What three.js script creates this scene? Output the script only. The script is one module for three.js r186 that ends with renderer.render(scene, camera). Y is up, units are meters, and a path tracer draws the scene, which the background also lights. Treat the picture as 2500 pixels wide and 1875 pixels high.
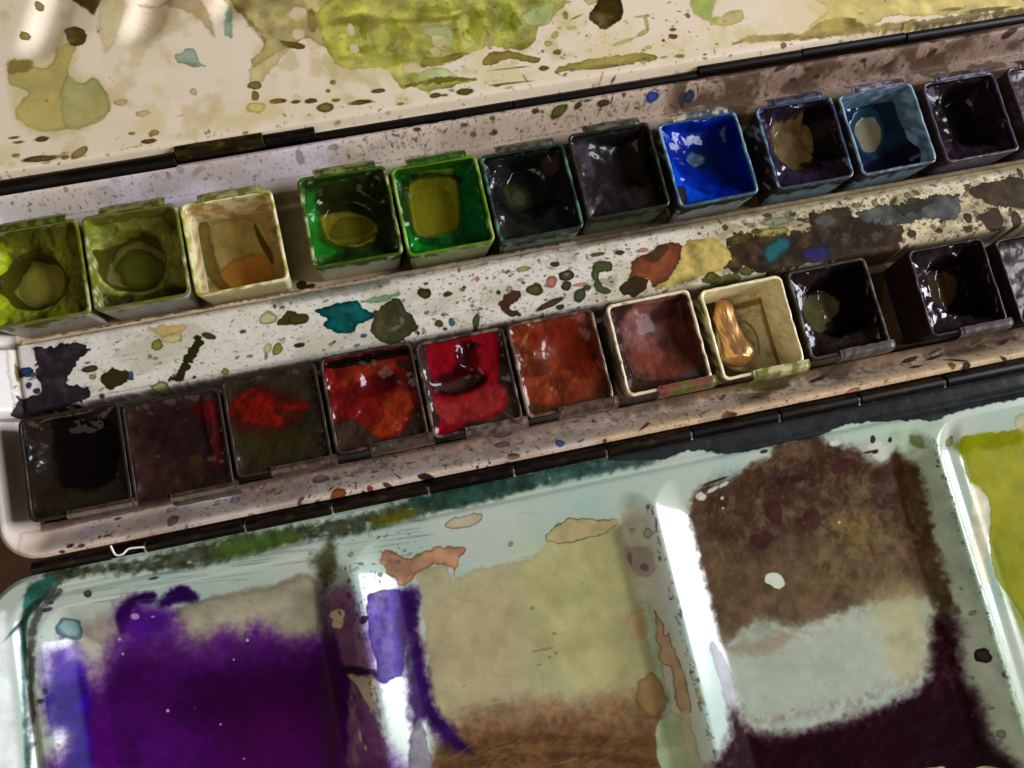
import * as THREE from 'three';
import { mergeGeometries } from 'three/addons/utils/BufferGeometryUtils.js';
import { RectAreaLightUniformsLib } from 'three/addons/lights/RectAreaLightUniformsLib.js';

// ---------------------------------------------------------------- camera, light, exposure
// Everything is laid out in millimetres (x along the pan rows, z towards the viewer, y up) and built in metres.
const MM = 0.001;
const scene = new THREE.Scene();
const CAM_H = 136, FOCAL = 2000, PX = 2500, PY = 1875;
const RIGHT = new THREE.Vector3(0.970, 0.098, 0.223), FWD = new THREE.Vector3(0.134, -0.980, -0.149);
FWD.normalize(); RIGHT.addScaledVector(FWD, -RIGHT.dot(FWD)).normalize();
const UPV = new THREE.Vector3().crossVectors(RIGHT, FWD);
const camera = new THREE.PerspectiveCamera(2 * Math.atan(PY / 2 / FOCAL) * 180 / Math.PI, 4 / 3, 0.01, 20);
camera.position.set(0, CAM_H * MM, 0);
camera.up.copy(UPV);
camera.lookAt(camera.position.clone().add(FWD));
scene.add(camera);

RectAreaLightUniformsLib.init();
function panel(color, intensity, w, h, from, at = [0.02, 0, -0.03]) {
  const l = new THREE.RectAreaLight(color, intensity, w, h);
  l.position.set(...from); l.lookAt(...at); scene.add(l); return l;
}
panel(0xf1f5ff, 27, 0.36, 0.55, [0.86, 0.44, 0.05]);             // the window, to the right of the paint box
panel(0xffecd6, 1.9, 0.9, 0.9, [-0.75, 0.95, 0.55]);               // added warm fill from the left front, for room bounce
scene.background = new THREE.Color(0.04, 0.036, 0.032);          // dim room all round
scene.environmentIntensity = 1;

const renderer = new THREE.WebGLRenderer({ antialias: true });
renderer.toneMapping = THREE.LinearToneMapping;
renderer.toneMappingExposure = 1.0;
renderer.shadowMap.enabled = true;

// ---------------------------------------------------------------- small maths
let seed = 7;
const rnd = () => { seed = (seed + 0x6d2b79f5) | 0; let t = Math.imul(seed ^ (seed >>> 15), 1 | seed); t = (t + Math.imul(t ^ (t >>> 7), 61 | t)) ^ t; return ((t ^ (t >>> 14)) >>> 0) / 4294967296; };
const clamp = (v, a = 0, b = 1) => (v < a ? a : v > b ? b : v);
const sst = (a, b, v) => { const t = clamp((v - a) / (b - a)); return t * t * (3 - 2 * t); };
const mix = (a, b, t) => a + (b - a) * t;
const hash = (x, y) => { let h = Math.imul(x, 374761393) + Math.imul(y, 668265263) | 0; h = Math.imul(h ^ (h >>> 13), 1274126177); return ((h ^ (h >>> 16)) >>> 0) / 4294967296; };
function vn(x, y) {
  const xi = Math.floor(x), yi = Math.floor(y); let fx = x - xi, fy = y - yi;
  fx = fx * fx * (3 - 2 * fx); fy = fy * fy * (3 - 2 * fy);
  const a = hash(xi, yi), b = hash(xi + 1, yi), c = hash(xi, yi + 1), d = hash(xi + 1, yi + 1);
  return a + (b - a) * fx + (c - a) * fy + (a - b - c + d) * fx * fy;
}
function fbm(x, y, o = 3) { let s = 0, a = 0.5, n = 0; for (let i = 0; i < o; i++) { s += a * vn(x, y); n += a; a *= 0.5; x = x * 2.03 + 17.1; y = y * 2.03 + 5.7; } return s / n; }
const lin = (c) => { c /= 255; return c <= 0.04045 ? c / 12.92 : ((c + 0.055) / 1.055) ** 2.4; };

// where a spot measured on the photograph lies on the box at height y (millimetres)
function P(px, py, y = 0) {
  const a = px - PX / 2, b = -(py - PY / 2);
  const dx = a * RIGHT.x + b * UPV.x + FOCAL * FWD.x, dy = a * RIGHT.y + b * UPV.y + FOCAL * FWD.y, dz = a * RIGHT.z + b * UPV.z + FOCAL * FWD.z;
  const t = (y - CAM_H) / dy;
  return [dx * t, dz * t];
}
function PH(h, px, py, top = 3.4) {
  for (let y = top; y > -8; y -= 0.06) { const q = P(px, py, y); if (h(q[0], q[1]) >= y) return q; }
  return P(px, py, -7);
}
// the rows are not quite parallel: the folding palette hangs a degree askew
const zeta = (x, z) => (z - 0.0195 * (x - 30)) / (1 + 0.0003 * (x - 30));
const zOf = (x, t) => t + 0.0003 * (t + 65) * (x - 30);

// ---------------------------------------------------------------- painted sheets: colour, roughness and relief of dried watercolour
class Sheet {
  constructor(x0, z0, x1, z1, w, h, base, rough = 0.28, height = () => 0) {
    Object.assign(this, { x0, z0, x1, z1, w, h, rough, height });
    this.sx = w / (x1 - x0); this.sz = h / (z1 - z0);
    this.c = new Float32Array(w * h * 3); this.t = new Float32Array(w * h);
    for (let i = 0; i < w * h; i++) { this.c[3 * i] = base[0]; this.c[3 * i + 1] = base[1]; this.c[3 * i + 2] = base[2]; }
  }
  each(x0, z0, x1, z1, f) {
    const i0 = Math.max(0, Math.floor((x0 - this.x0) * this.sx)), i1 = Math.min(this.w - 1, Math.ceil((x1 - this.x0) * this.sx));
    const j0 = Math.max(0, Math.floor((z0 - this.z0) * this.sz)), j1 = Math.min(this.h - 1, Math.ceil((z1 - this.z0) * this.sz));
    for (let j = j0; j <= j1; j++) { const z = this.z0 + (j + 0.5) / this.sz; for (let i = i0; i <= i1; i++) f(this.x0 + (i + 0.5) / this.sx, z, j * this.w + i); }
  }
  put(k, c, a, t = a) {
    const C = this.c; C[3 * k] += (c[0] - C[3 * k]) * a; C[3 * k + 1] += (c[1] - C[3 * k + 1]) * a; C[3 * k + 2] += (c[2] - C[3 * k + 2]) * a;
    this.t[k] += (1 - this.t[k]) * t;
  }
  // a wash with an uneven edge: poly in mm; soft edge width, rough edge wander, rim = darker dried edge, mott = uneven pigment, tooth = feathered edge
  wash(poly, c, o = {}) {
    const { a = 1, soft = 0.12, rough = 0.5 * (this.ragged ?? 1), rf = 0.9, rim = 0.25, rw = 0.28, mott = 0.15, mf = 0.5, tooth = 0, smooth = true, thick = 1, gran } = o;
    if (smooth && poly.length > 3) poly = spline(poly);
    const n = poly.length; let x0 = 1e9, z0 = 1e9, x1 = -1e9, z1 = -1e9;
    for (const p of poly) { x0 = Math.min(x0, p[0]); x1 = Math.max(x1, p[0]); z0 = Math.min(z0, p[1]); z1 = Math.max(z1, p[1]); }
    const m = soft + rough + tooth; const s = (seed = (seed * 31 + 17) | 0, rnd() * 500);
    this.each(x0 - m, z0 - m, x1 + m, z1 + m, (x, z, k) => {
      let d2 = 1e9, inside = false;
      for (let i = 0, j = n - 1; i < n; j = i++) {
        const ax = poly[j][0], az = poly[j][1], ex = poly[i][0] - ax, ez = poly[i][1] - az, wx = x - ax, wz = z - az;
        const t = clamp((wx * ex + wz * ez) / (ex * ex + ez * ez + 1e-9)), dx = wx - ex * t, dz = wz - ez * t, q = dx * dx + dz * dz;
        if (q < d2) d2 = q;
        if ((poly[i][1] > z) !== (az > z) && x < ax + ex * (z - az) / ez) inside = !inside;
      }
      let d = Math.sqrt(d2) * (inside ? -1 : 1);
      d += (fbm(x * rf + s, z * rf, 4) - 0.5) * 2 * rough;
      if (tooth) d += (fbm(x * 1.25 + s, z * 1.25, 5) - 0.5) * 2 * tooth + (hash(k, 91) - 0.5) * soft * 0.25;
      const cov = sst(soft, -soft, d); if (cov <= 0) return;
      const e = rim * Math.exp(-((d / rw) ** 2)), mm = 1 + (fbm(x * mf + s, z * mf + 40, 4) - 0.5) * 2 * mott - e;
      const al = (gran ? sst(gran[1], gran[2], fbm(x * gran[0] + s, z * gran[0] * (gran[3] ?? 1), 4)) : 1) * clamp(cov * a * (1 + (fbm(x * mf * 1.7 + s, z * mf * 1.7, 3) - 0.5) * mott + e * 0.6));
      this.put(k, [c[0] * mm, c[1] * mm, c[2] * mm], al, al * thick);
    });
  }
  drop(x, z, rx, rz, c, a = 0.9, rim = 0.3, ang = 0) {
    const s = rnd() * 99, m = Math.max(rx, rz) * 1.35, ca = Math.cos(ang), sa = Math.sin(ang), pxw = 1.2 / this.sx;
    this.each(x - m, z - m, x + m, z + m, (X, Z, k) => {
      const u = ((X - x) * ca + (Z - z) * sa) / rx, v = (-(X - x) * sa + (Z - z) * ca) / rz, r = Math.hypot(u, v) + (fbm(X * 1.9 / (m + 0.2) + s, Z * 1.9 / (m + 0.2), 2) - 0.5) * 0.6;
      const w = pxw / Math.min(rx, rz), cov = sst(1 + w, 1 - w, r); if (cov <= 0) return;
      const e = rim * sst(0.55, 0.95, r), q = 1 - e;
      this.put(k, [c[0] * q, c[1] * q, c[2] * q], cov * clamp(a * (1 + e)));
    });
  }
  speckle(box, n, r0, r1, colors, a = 0.8, flat = 0.8) {
    for (let i = 0; i < n; i++) {
      const x = mix(box[0], box[2], rnd()), z0 = mix(box[1], box[3], rnd()), r = r0 + (r1 - r0) * rnd() ** 4, c = colors[Math.floor(rnd() * colors.length)];
      const f = 0.9 + rnd() * 0.6; this.drop(x, box[4] ? zOf(x, z0) : z0, r * f, r * flat / f * 1.1, c, a * (0.3 + 0.7 * rnd()), 0.15 + 0.5 * rnd(), (rnd() - 0.5) * (rnd() < 0.4 ? 3.1 : 0.9) - 0.1);
    }
  }
  cloud(c, a, f, lo, hi, box = [-1e3, -1e3, 1e3, 1e3], fx = 1, thick = 0.5) {       // uneven film of pigment over an area
    const s = rnd() * 300;
    this.each(...box, (x, z, k) => {
      const n = fbm(x * f * fx + s, z * f, 4), ed = Math.min(1, (x - box[0]) / 3, (box[2] - x) / 3, (z - box[1]) / 1.2, (box[3] - z) / 1.2);
      const al = a * sst(lo, hi, n) * clamp(ed); if (al > 0) this.put(k, c, al, al * thick);
    });
  }
  grain(amp, f = 6) { this.each(this.x0, this.z0, this.x1, this.z1, (x, z, k) => { const g = 1 + (fbm(x * f, z * f, 2) - 0.5) * amp + (hash(k, 77) - 0.5) * amp * 0.35; for (let i = 0; i < 3; i++) this.c[3 * k + i] *= g; }); }
  material(o = {}) {
    const { w, h } = this, n = w * h, col = new Uint8Array(n * 4), ro = new Uint8Array(n * 4), bp = new Uint8Array(n * 4);
    for (let i = 0; i < n; i++) {
      for (let q = 0; q < 3; q++) col[4 * i + q] = clamp(this.c[3 * i + q] * (o.gain ?? 1), 0, 235);
      col[4 * i + 3] = bp[4 * i + 3] = 255;
      const t = this.t[i], r = clamp(mix(this.rough, o.wet ?? 0.5, t)); ro[4 * i] = 0; ro[4 * i + 1] = r * 255; ro[4 * i + 2] = 0; ro[4 * i + 3] = 255 * mix(1, o.dry ?? 0.1, t);
      bp[4 * i] = bp[4 * i + 1] = bp[4 * i + 2] = clamp(40 + t * 160) ;
    }
    const tex = (d, srgb) => { const t = new THREE.DataTexture(d, w, h); t.magFilter = t.minFilter = THREE.LinearFilter; if (srgb) t.colorSpace = THREE.SRGBColorSpace; t.needsUpdate = true; return t; };
    const rt = tex(ro), m = new THREE.MeshPhysicalMaterial({ map: tex(col, true), roughnessMap: rt, specularIntensityMap: rt, roughness: 1, metalness: 0, specularIntensity: o.spec ?? 1, side: THREE.DoubleSide });
    if (o.bump) { m.bumpMap = tex(bp); m.bumpScale = o.bump * MM; }
    if (o.coat) { m.clearcoat = o.coat; m.clearcoatRoughness = o.coatRough ?? 0.12; }
    return m;
  }
}
function spline(p) {
  const out = [], n = p.length;
  for (let i = 0; i < n; i++) {
    const a = p[(i + n - 1) % n], b = p[i], c = p[(i + 1) % n], d = p[(i + 2) % n];
    for (let k = 0; k < 3; k++) { const t = k / 3, f = (q) => 0.5 * (2 * b[q] + (c[q] - a[q]) * t + (2 * a[q] - 5 * b[q] + 4 * c[q] - d[q]) * t * t + (3 * b[q] - a[q] - 3 * c[q] + d[q]) * t * t * t); out.push([f(0), f(1)]); }
  }
  return out;
}
// spots were measured on enlarged crops of 840 x 630 photograph pixels, 2212 wide
const K = 840 / 2212;
const CROP = { A: [0, 0], B: [830, 0], C: [1660, 0], D: [0, 400], E: [700, 300], F: [1300, 150], G: [1660, 400], H: [0, 850], I: [700, 700], J: [1300, 650], K: [1660, 800], L: [0, 1245], M: [700, 1245], N: [1660, 1245], O: [1300, 1245], Q: [400, 1245], Z: null };
const toPx = (crop, x, y) => (CROP[crop] ? [CROP[crop][0] + x * K, CROP[crop][1] + y * K] : [x, y]);
const onto = (sheet, crop) => {
  const pt = (x, y) => PH(sheet.height, ...toPx(crop, x, y)), at = (x, y, o) => (o.y === undefined ? pt(x, y) : P(...toPx(crop, x, y), o.y)), mmpp = CAM_H / FOCAL * (CROP[crop] ? K : 1);
  return {
    W: (c, pts, o = {}) => { const q = []; for (let i = 0; i < pts.length; i += 2) q.push(at(pts[i], pts[i + 1], o)); sheet.wash(q, c, o); },
    D: (c, list, o = {}) => { for (const [x, y, rx, ry = rx, ang = -0.15] of list) { const q = at(x, y, o); sheet.drop(q[0], q[1], rx * mmpp, ry * mmpp, c, o.a ?? 0.9, o.rim ?? 0.3, ang + 0.2); } },
  };
};

// ---------------------------------------------------------------- naming
const used = {};
function numbered(name) { const n = used[name] ?? 0; used[name] = n + 1; return n ? name + '_' + String(n).padStart(3, '0') : name; }
function thing(name, label, category, pos, group) {
  const g = new THREE.Group(); g.name = numbered(name); g.position.set(pos[0] * MM, pos[1] * MM, pos[2] * MM);
  g.userData = { label, category }; if (group) g.userData.group = group; scene.add(g); return g;
}
function part(name, geo, mat, parent, label) {
  const m = new THREE.Mesh(geo, mat); m.name = name; m.castShadow = m.receiveShadow = true; if (label) m.userData.label = label; parent.add(m); return m;
}
// relief sheet over a grid; xs/zs in mm, clipped at the left to an outline; pick(x,z) splits it into named pieces
function relief(xs, ts, sheet, h, left, skirt, pick = () => 0) {
  const nx = xs.length, nz = ts.length, pos = [], uv = [];
  for (let j = 0; j < nz; j++) for (let i = 0; i < nx; i++) {
    let x = Math.max(xs[i], left(ts[j])); const z = zOf(x, ts[j]);
    pos.push(x * MM, h(x, z) * MM, z * MM); uv.push((x - sheet.x0) / (sheet.x1 - sheet.x0), (z - sheet.z0) / (sheet.z1 - sheet.z0));
  }
  const groups = {}, id = (i, j) => j * nx + i;
  for (let j = 0; j < nz - 1; j++) for (let i = 0; i < nx - 1; i++) {
    const x = Math.max(0.5 * (xs[i] + xs[i + 1]), left(ts[j])), k = pick(x, zOf(x, 0.5 * (ts[j] + ts[j + 1])));
    if (xs[i + 1] <= left(ts[j]) && xs[i + 1] <= left(ts[j + 1])) continue;
    (groups[k] ??= []).push(id(i, j), id(i, j + 1), id(i + 1, j), id(i + 1, j), id(i, j + 1), id(i + 1, j + 1));
  }
  const geo = new THREE.BufferGeometry(); geo.setAttribute('position', new THREE.Float32BufferAttribute(pos, 3)); geo.setAttribute('uv', new THREE.Float32BufferAttribute(uv, 2));
  geo.setIndex(Object.values(groups).flat()); geo.computeVertexNormals();
  const out = {};
  for (const k in groups) { const g = new THREE.BufferGeometry(); for (const a of ['position', 'uv', 'normal']) g.setAttribute(a, geo.attributes[a]); g.setIndex(groups[k]); out[k] = compact(g); }
  if (skirt) {                                                     // turned-down edge, so the sheet has thickness
    const ring = []; for (let i = 0; i < nx; i++) ring.push(id(i, 0)); for (let j = 1; j < nz; j++) ring.push(id(nx - 1, j)); for (let i = nx - 2; i >= 0; i--) ring.push(id(i, nz - 1)); for (let j = nz - 2; j > 0; j--) ring.push(id(0, j));
    const p = [], u = [], idx = [], b = [];
    ring.forEach((r, q) => { const X = pos[3 * r], Y = pos[3 * r + 1], Z = pos[3 * r + 2]; p.push(X, Y, Z, X, -skirt * MM, Z); u.push(uv[2 * r], uv[2 * r + 1], uv[2 * r], uv[2 * r + 1]); const n = (q + 1) % ring.length; idx.push(2 * q, 2 * n, 2 * q + 1, 2 * q + 1, 2 * n, 2 * n + 1); });
    const g = new THREE.BufferGeometry(); g.setAttribute('position', new THREE.Float32BufferAttribute(p, 3)); g.setAttribute('uv', new THREE.Float32BufferAttribute(u, 2)); g.setIndex(idx); g.computeVertexNormals();
    out[0] = mergeGeometries([out[0], g]);
  }
  return out;
}
function compact(g) {
  const map = new Map(), idx = [], src = g.index.array, A = g.attributes, p = [], u = [], n = [];
  for (const k of src) { let q = map.get(k); if (q === undefined) { q = map.size; map.set(k, q); p.push(A.position.getX(k), A.position.getY(k), A.position.getZ(k)); u.push(A.uv.getX(k), A.uv.getY(k)); n.push(A.normal.getX(k), A.normal.getY(k), A.normal.getZ(k)); } idx.push(q); }
  const o = new THREE.BufferGeometry(); o.setAttribute('position', new THREE.Float32BufferAttribute(p, 3)); o.setAttribute('uv', new THREE.Float32BufferAttribute(u, 2)); o.setAttribute('normal', new THREE.Float32BufferAttribute(n, 3)); o.setIndex(idx); return o;
}
const range = (a, b, s) => { const o = []; const n = Math.ceil((b - a) / s); for (let i = 0; i <= n; i++) o.push(a + (b - a) * i / n); return o; };

// ---------------------------------------------------------------- heights of the pressed metal
const rr = (x, z, x0, z0, x1, z1, r) => {                          // inside distance of a rounded rectangle
  const cx = (x0 + x1) / 2, cz = (z0 + z1) / 2, dx = Math.abs(x - cx) - (x1 - x0) / 2 + r, dz = Math.abs(z - cz) - (z1 - z0) / 2 + r;
  return -(Math.hypot(Math.max(dx, 0), Math.max(dz, 0)) + Math.min(Math.max(dx, dz), 0) - r);
};
const STRIP0 = -42.6, STRIP1 = -30.9;
const TRAY = [-64.5, -69.4, 180, -7.6];
function trayH(x, z) {
  const t = zeta(x, z), d = rr(x, t, ...TRAY, 6);
  const rim = 0.9 - 0.5 * sst(0.6, 0, d) ;
  let y = mix(rim, -3.2, sst(0.5, 4.2, d));
  const ch = (a, b) => Math.min(sst(a, a + 0.5, t), sst(b, b - 0.5, t)) * sst(4.9, 5.4, d);
  y = mix(y, -7.0, Math.max(ch(-62.6, -43.9), ch(-30.9, -13.3)));
  if (t > -44.4 && t < STRIP1 + 0.1) {
    let s = t < -43.9 ? -1.5 : mix(-1.5, 0, sst(-43.2, STRIP0, t)); if (t >= STRIP0) s = 0;
    s -= 0.25 * sst(0.5, 0, Math.abs(t - STRIP0 - 0.35) ) * 0.4;
    const k = Math.min(sst(-44.4, -43.95, t), sst(STRIP1 + 0.1, STRIP1 - 0.35, t)) * sst(-58.9, -58.3, x);
    y = Math.max(y, mix(y, s, k));
    if (x < -58.2) y = mix(y, Math.max(y, mix(-0.7, 2.7, clamp((-58.7 - x) / 3.7))), Math.min(sst(-44.2, -42, t), sst(-29, -32, t)));
  }
  return y;
}
const PAL = [-69, -5.3, 190, 95], GROOVE = [-66.2, -4.7, 190, 95];
const WELLS = [[-61.2, 0.6, -13.4, 92], [-13.4, 0.6, 37.2, 92], [37.2, 0.6, 89.6, 92], [89.6, 0.6, 141, 92]];
function palH(x, z) {
  const t = zeta(x, z), d = rr(x, t, ...PAL, 9), gd = rr(x, t, ...GROOVE, 7);
  let y = 0.5 - 0.6 * sst(0.7, 0, d);
  y -= 0.75 * Math.exp(-(((gd - 2.9) / 0.55) ** 2));
  for (const [x0, z0, x1, z1] of WELLS) { const q = rr(x, t, x0, z0, x1, z1, 5.5); if (q > 0) { const first = x1 < 0, w = first ? mix(7.2, 5.6, sst(-54, -58, x)) : x0 > 80 ? mix(6.5, 3.6, sst(96, 93, x)) : 7.0; y -= (first ? 4.6 : 3.75) * mix(clamp(q / w), sst(0, w, q), 0.25); } }
  y += 2.6 * clamp((5.0 - (x - PAL[0])) / 4.4) * sst(0.2, 0.8, d) * sst(4, 9, t - PAL[1]);
  return y;
}
const wellAt = (x, z) => { const t = zeta(x, z); for (let i = 0; i < 4; i++) if (rr(x, t, ...WELLS[i], 5.5) > 0.25) return i + 1; return 0; };
const LIDW = [[-53, -150, -38.5, -90.5], [-36.2, -150, -24, -90], [-22, -150, -6, -92], [-4, -150, 150, -128]];
function lidH(x, z) {
  let y = 1.6 + 0.5 * sst(-71.4, -72.6, z) - 1.3 * sst(-72.1, -71.2, z);
  const xs = x + 0.42 * (z + 92);
  for (const q of LIDW) { const d = rr(xs, z, ...q, 6), l = xs - q[0]; if (d > 0) y -= 1.5 * sst(0, 12, d) * sst(0, 2.4, l) + 1.9 * sst(0, 2.6, l) * sst(0, 5, d) * sst(9, 3, l); }
  y += 0.05 * (fbm(x * 0.12, z * 0.12, 2) - 0.5);
  return y;
}

// ---------------------------------------------------------------- lid with its dried mixing puddles
const lidS = new Sheet(-70, -112, 150, -70.6, 2048, 400, [226, 209, 182], 0.35, lidH);
{
  const a = onto(lidS, 'A'), b = onto(lidS, 'B'), c = onto(lidS, 'C');
  lidS.cloud([214, 190, 152], 0.4, 0.12, 0.45, 0.75); lidS.cloud([230, 208, 184], 0.5, 0.09, 0.5, 0.8);
  a.W([196, 176, 108], [640, 60, 720, -30, 800, -30, 760, 200, 680, 330, 640, 200], { a: 0.5, soft: 0.5 });
  a.W([178, 160, 92], [55, 380, 200, 380, 370, 300, 480, 270, 500, 480, 620, 500, 710, 640, 560, 830, 250, 870, 100, 760, 60, 540], { a: 0.5, soft: 1.2, rim: 0 });
  a.W([168, 152, 84], [65, 395, 190, 390, 200, 420, 300, 430, 350, 390, 360, 310, 470, 280, 480, 330, 440, 490, 520, 540, 590, 500, 620, 520, 660, 560, 700, 640, 700, 710, 640, 780, 560, 810, 400, 840, 250, 850, 130, 780, 90, 700, 170, 620, 150, 570, 60, 540], { a: 0.85, rim: 0.13 });
  a.W([120, 96, 44], [65, 395, 190, 390, 210, 430, 150, 460, 65, 470], { a: 0.7, soft: 0.5 });
  a.W([160, 156, 100], [440, 490, 520, 540, 590, 500, 640, 530, 700, 640, 690, 720, 560, 800, 420, 830, 390, 650, 405, 540], { a: 0.7, rim: 0.18 });
  a.W([88, 70, 28], [420, 190, 500, 180, 560, 230, 530, 290, 460, 290, 425, 240], { rim: 0.18 });
  a.D([110, 92, 40], [[160, 230, 28], [255, 40, 25, 30]]);
  a.W([78, 58, 22], [430, -30, 650, -30, 610, 80, 630, 200, 600, 110, 540, 50], { soft: 0.3, rim: 0.06 });
  a.W([142, 154, 132], [1130, 360, 1190, 315, 1260, 320, 1280, 390, 1320, 430, 1220, 425, 1150, 400], { rim: 0.18 });
  a.W([150, 122, 72], [880, 30, 1240, -20, 1340, 90, 1380, 240, 1250, 100, 1050, 40], { a: 0.6, soft: 0.4 });
  a.W([160, 142, 76], [1480, -30, 2260, -30, 2260, 400, 2000, 250, 1850, 300, 1640, 430, 1620, 380, 1700, 260, 1530, 80], { a: 0.75, rim: 0.18, mott: 0.4 });
  a.W([138, 158, 132], [1440, 150, 1480, 20, 1500, 200, 1480, 250, 1450, 220], { soft: 0.3, rim: 0.12 });
  a.W([112, 96, 36], [1480, 0, 1560, 60, 1700, 260, 1640, 200], { a: 0.7, soft: 0.5 });
  a.W([186, 168, 104], [1640, 420, 1870, 290, 1800, 380, 1680, 520, 1610, 520], { a: 0.7, soft: 0.4 });
  a.D([212, 190, 155], [[1920, 90, 60, 48], [1920, 220, 42]], { rim: 0 });
  a.W([96, 78, 34], [1780, 260, 1900, 270, 1960, 290, 1950, 320, 1860, 300], { rim: 0.12 });
  a.W([92, 78, 34], [2000, 60, 2060, 150, 2000, 200, 1970, 100], { a: 0.7, soft: 0.4 });
  a.D([176, 152, 110], [[775, 660, 45, 22], [920, 730, 42, 22], [1245, 590, 22, 26]], { rim: 0.27, a: 0.7 });
  a.D([112, 92, 40], [[1640, 550, 45, 28], [1640, 615, 24, 36], [990, 855, 36, 24], [2090, 690, 55, 34], [510, 985, 66, 26, -0.7], [850, 858, 22, 10], [100, 1000, 22, 14], [2140, 530, 18], [2110, 585, 14]]);
  a.D([204, 180, 104], [[1650, 692, 60, 36]]);
  a.D([72, 56, 20], [[1790, 650, 52, 18], [1900, 655, 34, 12], [1995, 650, 42, 16], [2160, 645, 26, 12], [960, 910, 44, 16], [250, 1022, 110, 22], [270, 895, 46, 18], [120, 915, 30, 8], [420, 1010, 24, 14], [90, 885, 30, 8]]);
  b.W([156, 154, 62], [-40, -40, 1360, -40, 1370, 100, 1280, 170, 1260, 250, 1180, 330, 950, 300, 700, 400, 520, 430, 420, 430, 560, 500, 860, 510, 700, 560, 560, 590, 480, 560, 380, 560, 300, 450, 180, 440, -40, 400], { a: 0.88, rim: 0.15, mott: 0.55, mf: 0.35 });
  b.W([168, 176, 122], [480, 200, 700, 160, 720, 300, 640, 330, 580, 240], { a: 0.8, soft: 0.4 });
  b.W([162, 172, 112], [1170, 80, 1380, 20, 1340, 150, 1200, 170], { a: 0.8, soft: 0.3 });
  b.W([112, 104, 34], [-40, 130, 150, 90, 350, 120, 600, 110, 800, 80, 950, 60, 930, 110, 700, 135, 400, 150, -40, 165], { a: 0.7, soft: 0.5, rim: 0 });
  for (const [x, y, r, q] of [[330, 200, 40, 120], [420, 260, 30, 90], [860, 170, 60, 110], [1080, 120, 40, 90], [760, 210, 24, 110], [200, 330, 150, 40], [250, 390, 240, 34], [1120, 150, 30, 60], [150, 200, 20, 90], [620, 60, 160, 26], [980, 130, 26, 80], [480, 340, 120, 24]])
    b.W([112, 124, 22], [x - r, y - q * 0.3, x, y - q, x + r, y - q * 0.2, x + r * 0.3, y + q, x - r * 0.5, y + q * 0.5], { a: 0.6, soft: 0.6, rough: 1.1, mott: 0.4 });
  b.W([186, 180, 84], [190, 190, 300, 170, 330, 260, 260, 350, 210, 280], { a: 0.6, soft: 0.5 });
  b.W([196, 190, 108], [740, 130, 820, 90, 830, 170, 790, 240, 860, 290, 800, 320, 760, 230], { a: 0.6, soft: 0.4 });
  b.D([206, 186, 148], [[640, 265, 66, 44, 0.5], [615, 335, 34, 40], [95, 315, 30, 34], [450, 440, 58, 34], [70, 190, 24, 50]], { rim: 0, a: 0.95 });
  b.W([176, 184, 124], [510, 470, 640, 440, 760, 500, 620, 510, 520, 530], { a: 0.8, soft: 0.3 });
  b.W([104, 100, 24], [560, 510, 700, 490, 870, 508, 820, 525, 690, 525, 420, 560], { a: 0.85, rim: 0.12 });
  b.W([128, 112, 48], [910, 420, 960, 350, 1090, 330, 1180, 350, 1280, 375, 1250, 400, 1100, 380, 980, 410], { rim: 0.24 });
  b.W([128, 118, 48], [510, 400, 560, 370, 640, 375, 760, 345, 780, 370, 650, 410, 600, 430, 530, 430], { a: 0.8, rim: 0.30 });
  b.W([138, 128, 58], [1385, 450, 1420, 425, 1600, 385, 1900, 345, 2040, 372, 1900, 405, 1560, 440, 1400, 475], { rim: 0.21 });
  b.D([72, 66, 16], [[250, 585, 45, 16], [610, 615, 36, 18], [800, 590, 62, 24], [120, 660, 72, 20], [1010, 550, 24, 10], [1395, 335, 26, 20], [2140, 235, 30, 20], [1310, 440, 42, 18], [670, 612, 22, 8], [390, 668, 24, 8]]);
  b.D([92, 70, 30], [[1100, 535, 120, 7], [1090, 440, 120, 6], [1700, 430, 160, 12], [1450, 100, 20, 30], [1520, 110, 40, 7, -0.5], [2140, 190, 24, 12], [2080, 260, 12]]);
  b.W([56, 44, 10], [1650, 10, 1700, -40, 1790, -20, 1825, 80, 1770, 150, 1700, 185, 1630, 150, 1605, 90], { rim: 0.18, rw: 0.7 });
  b.W([170, 158, 96], [1560, -20, 1660, -20, 1640, 20, 1590, 30], { a: 0.7 });
  b.D([168, 164, 92], [[1340, 280, 30, 20], [1490, 180, 36, 14], [1985, 305, 26, 14], [1950, 210, 50, 16, -0.6], [1820, 270, 80, 12, -0.4], [1970, 140, 14, 50], [1950, 105, 56, 10], [1380, 225, 20, 30, 0.6]]);
  c.W([152, 164, 84], [80, -30, 230, -30, 205, 90, 240, 120, 230, 150, 130, 110, 80, 70], { soft: 0.4, rim: 0.09 });
  c.W([176, 160, 84], [240, 110, 400, 60, 385, 140, 290, 165, 200, 160, 200, 130], { a: 0.7, rim: 0.18 });
  c.W([196, 174, 92], [950, -30, 2260, -30, 2260, 60, 1600, 100, 1350, 105, 1200, 170, 900, 190, 830, 170, 950, 60], { a: 0.75, mott: 0.3 });
  c.W([128, 108, 44], [780, 215, 900, 140, 1080, 115, 1200, 165, 1400, 140, 1520, 130, 1470, 190, 800, 255, 380, 275, 340, 290, 450, 235], { a: 0.85, soft: 0.35, rim: 0.12, mott: 0.4 });
  c.W([92, 72, 28], [1500, 150, 1900, 80, 2260, 60, 2260, 100, 1800, 140, 1550, 190], { a: 0.8, soft: 0.4, tooth: 0.4 });
  c.D([112, 96, 36], [[1750, 60, 90, 14], [1980, 60, 160, 12], [50, 100, 16, 22], [235, 285, 12, 7], [160, 350, 12, 8], [665, 290, 22, 18], [0, 360, 30, 14]]);
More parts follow.
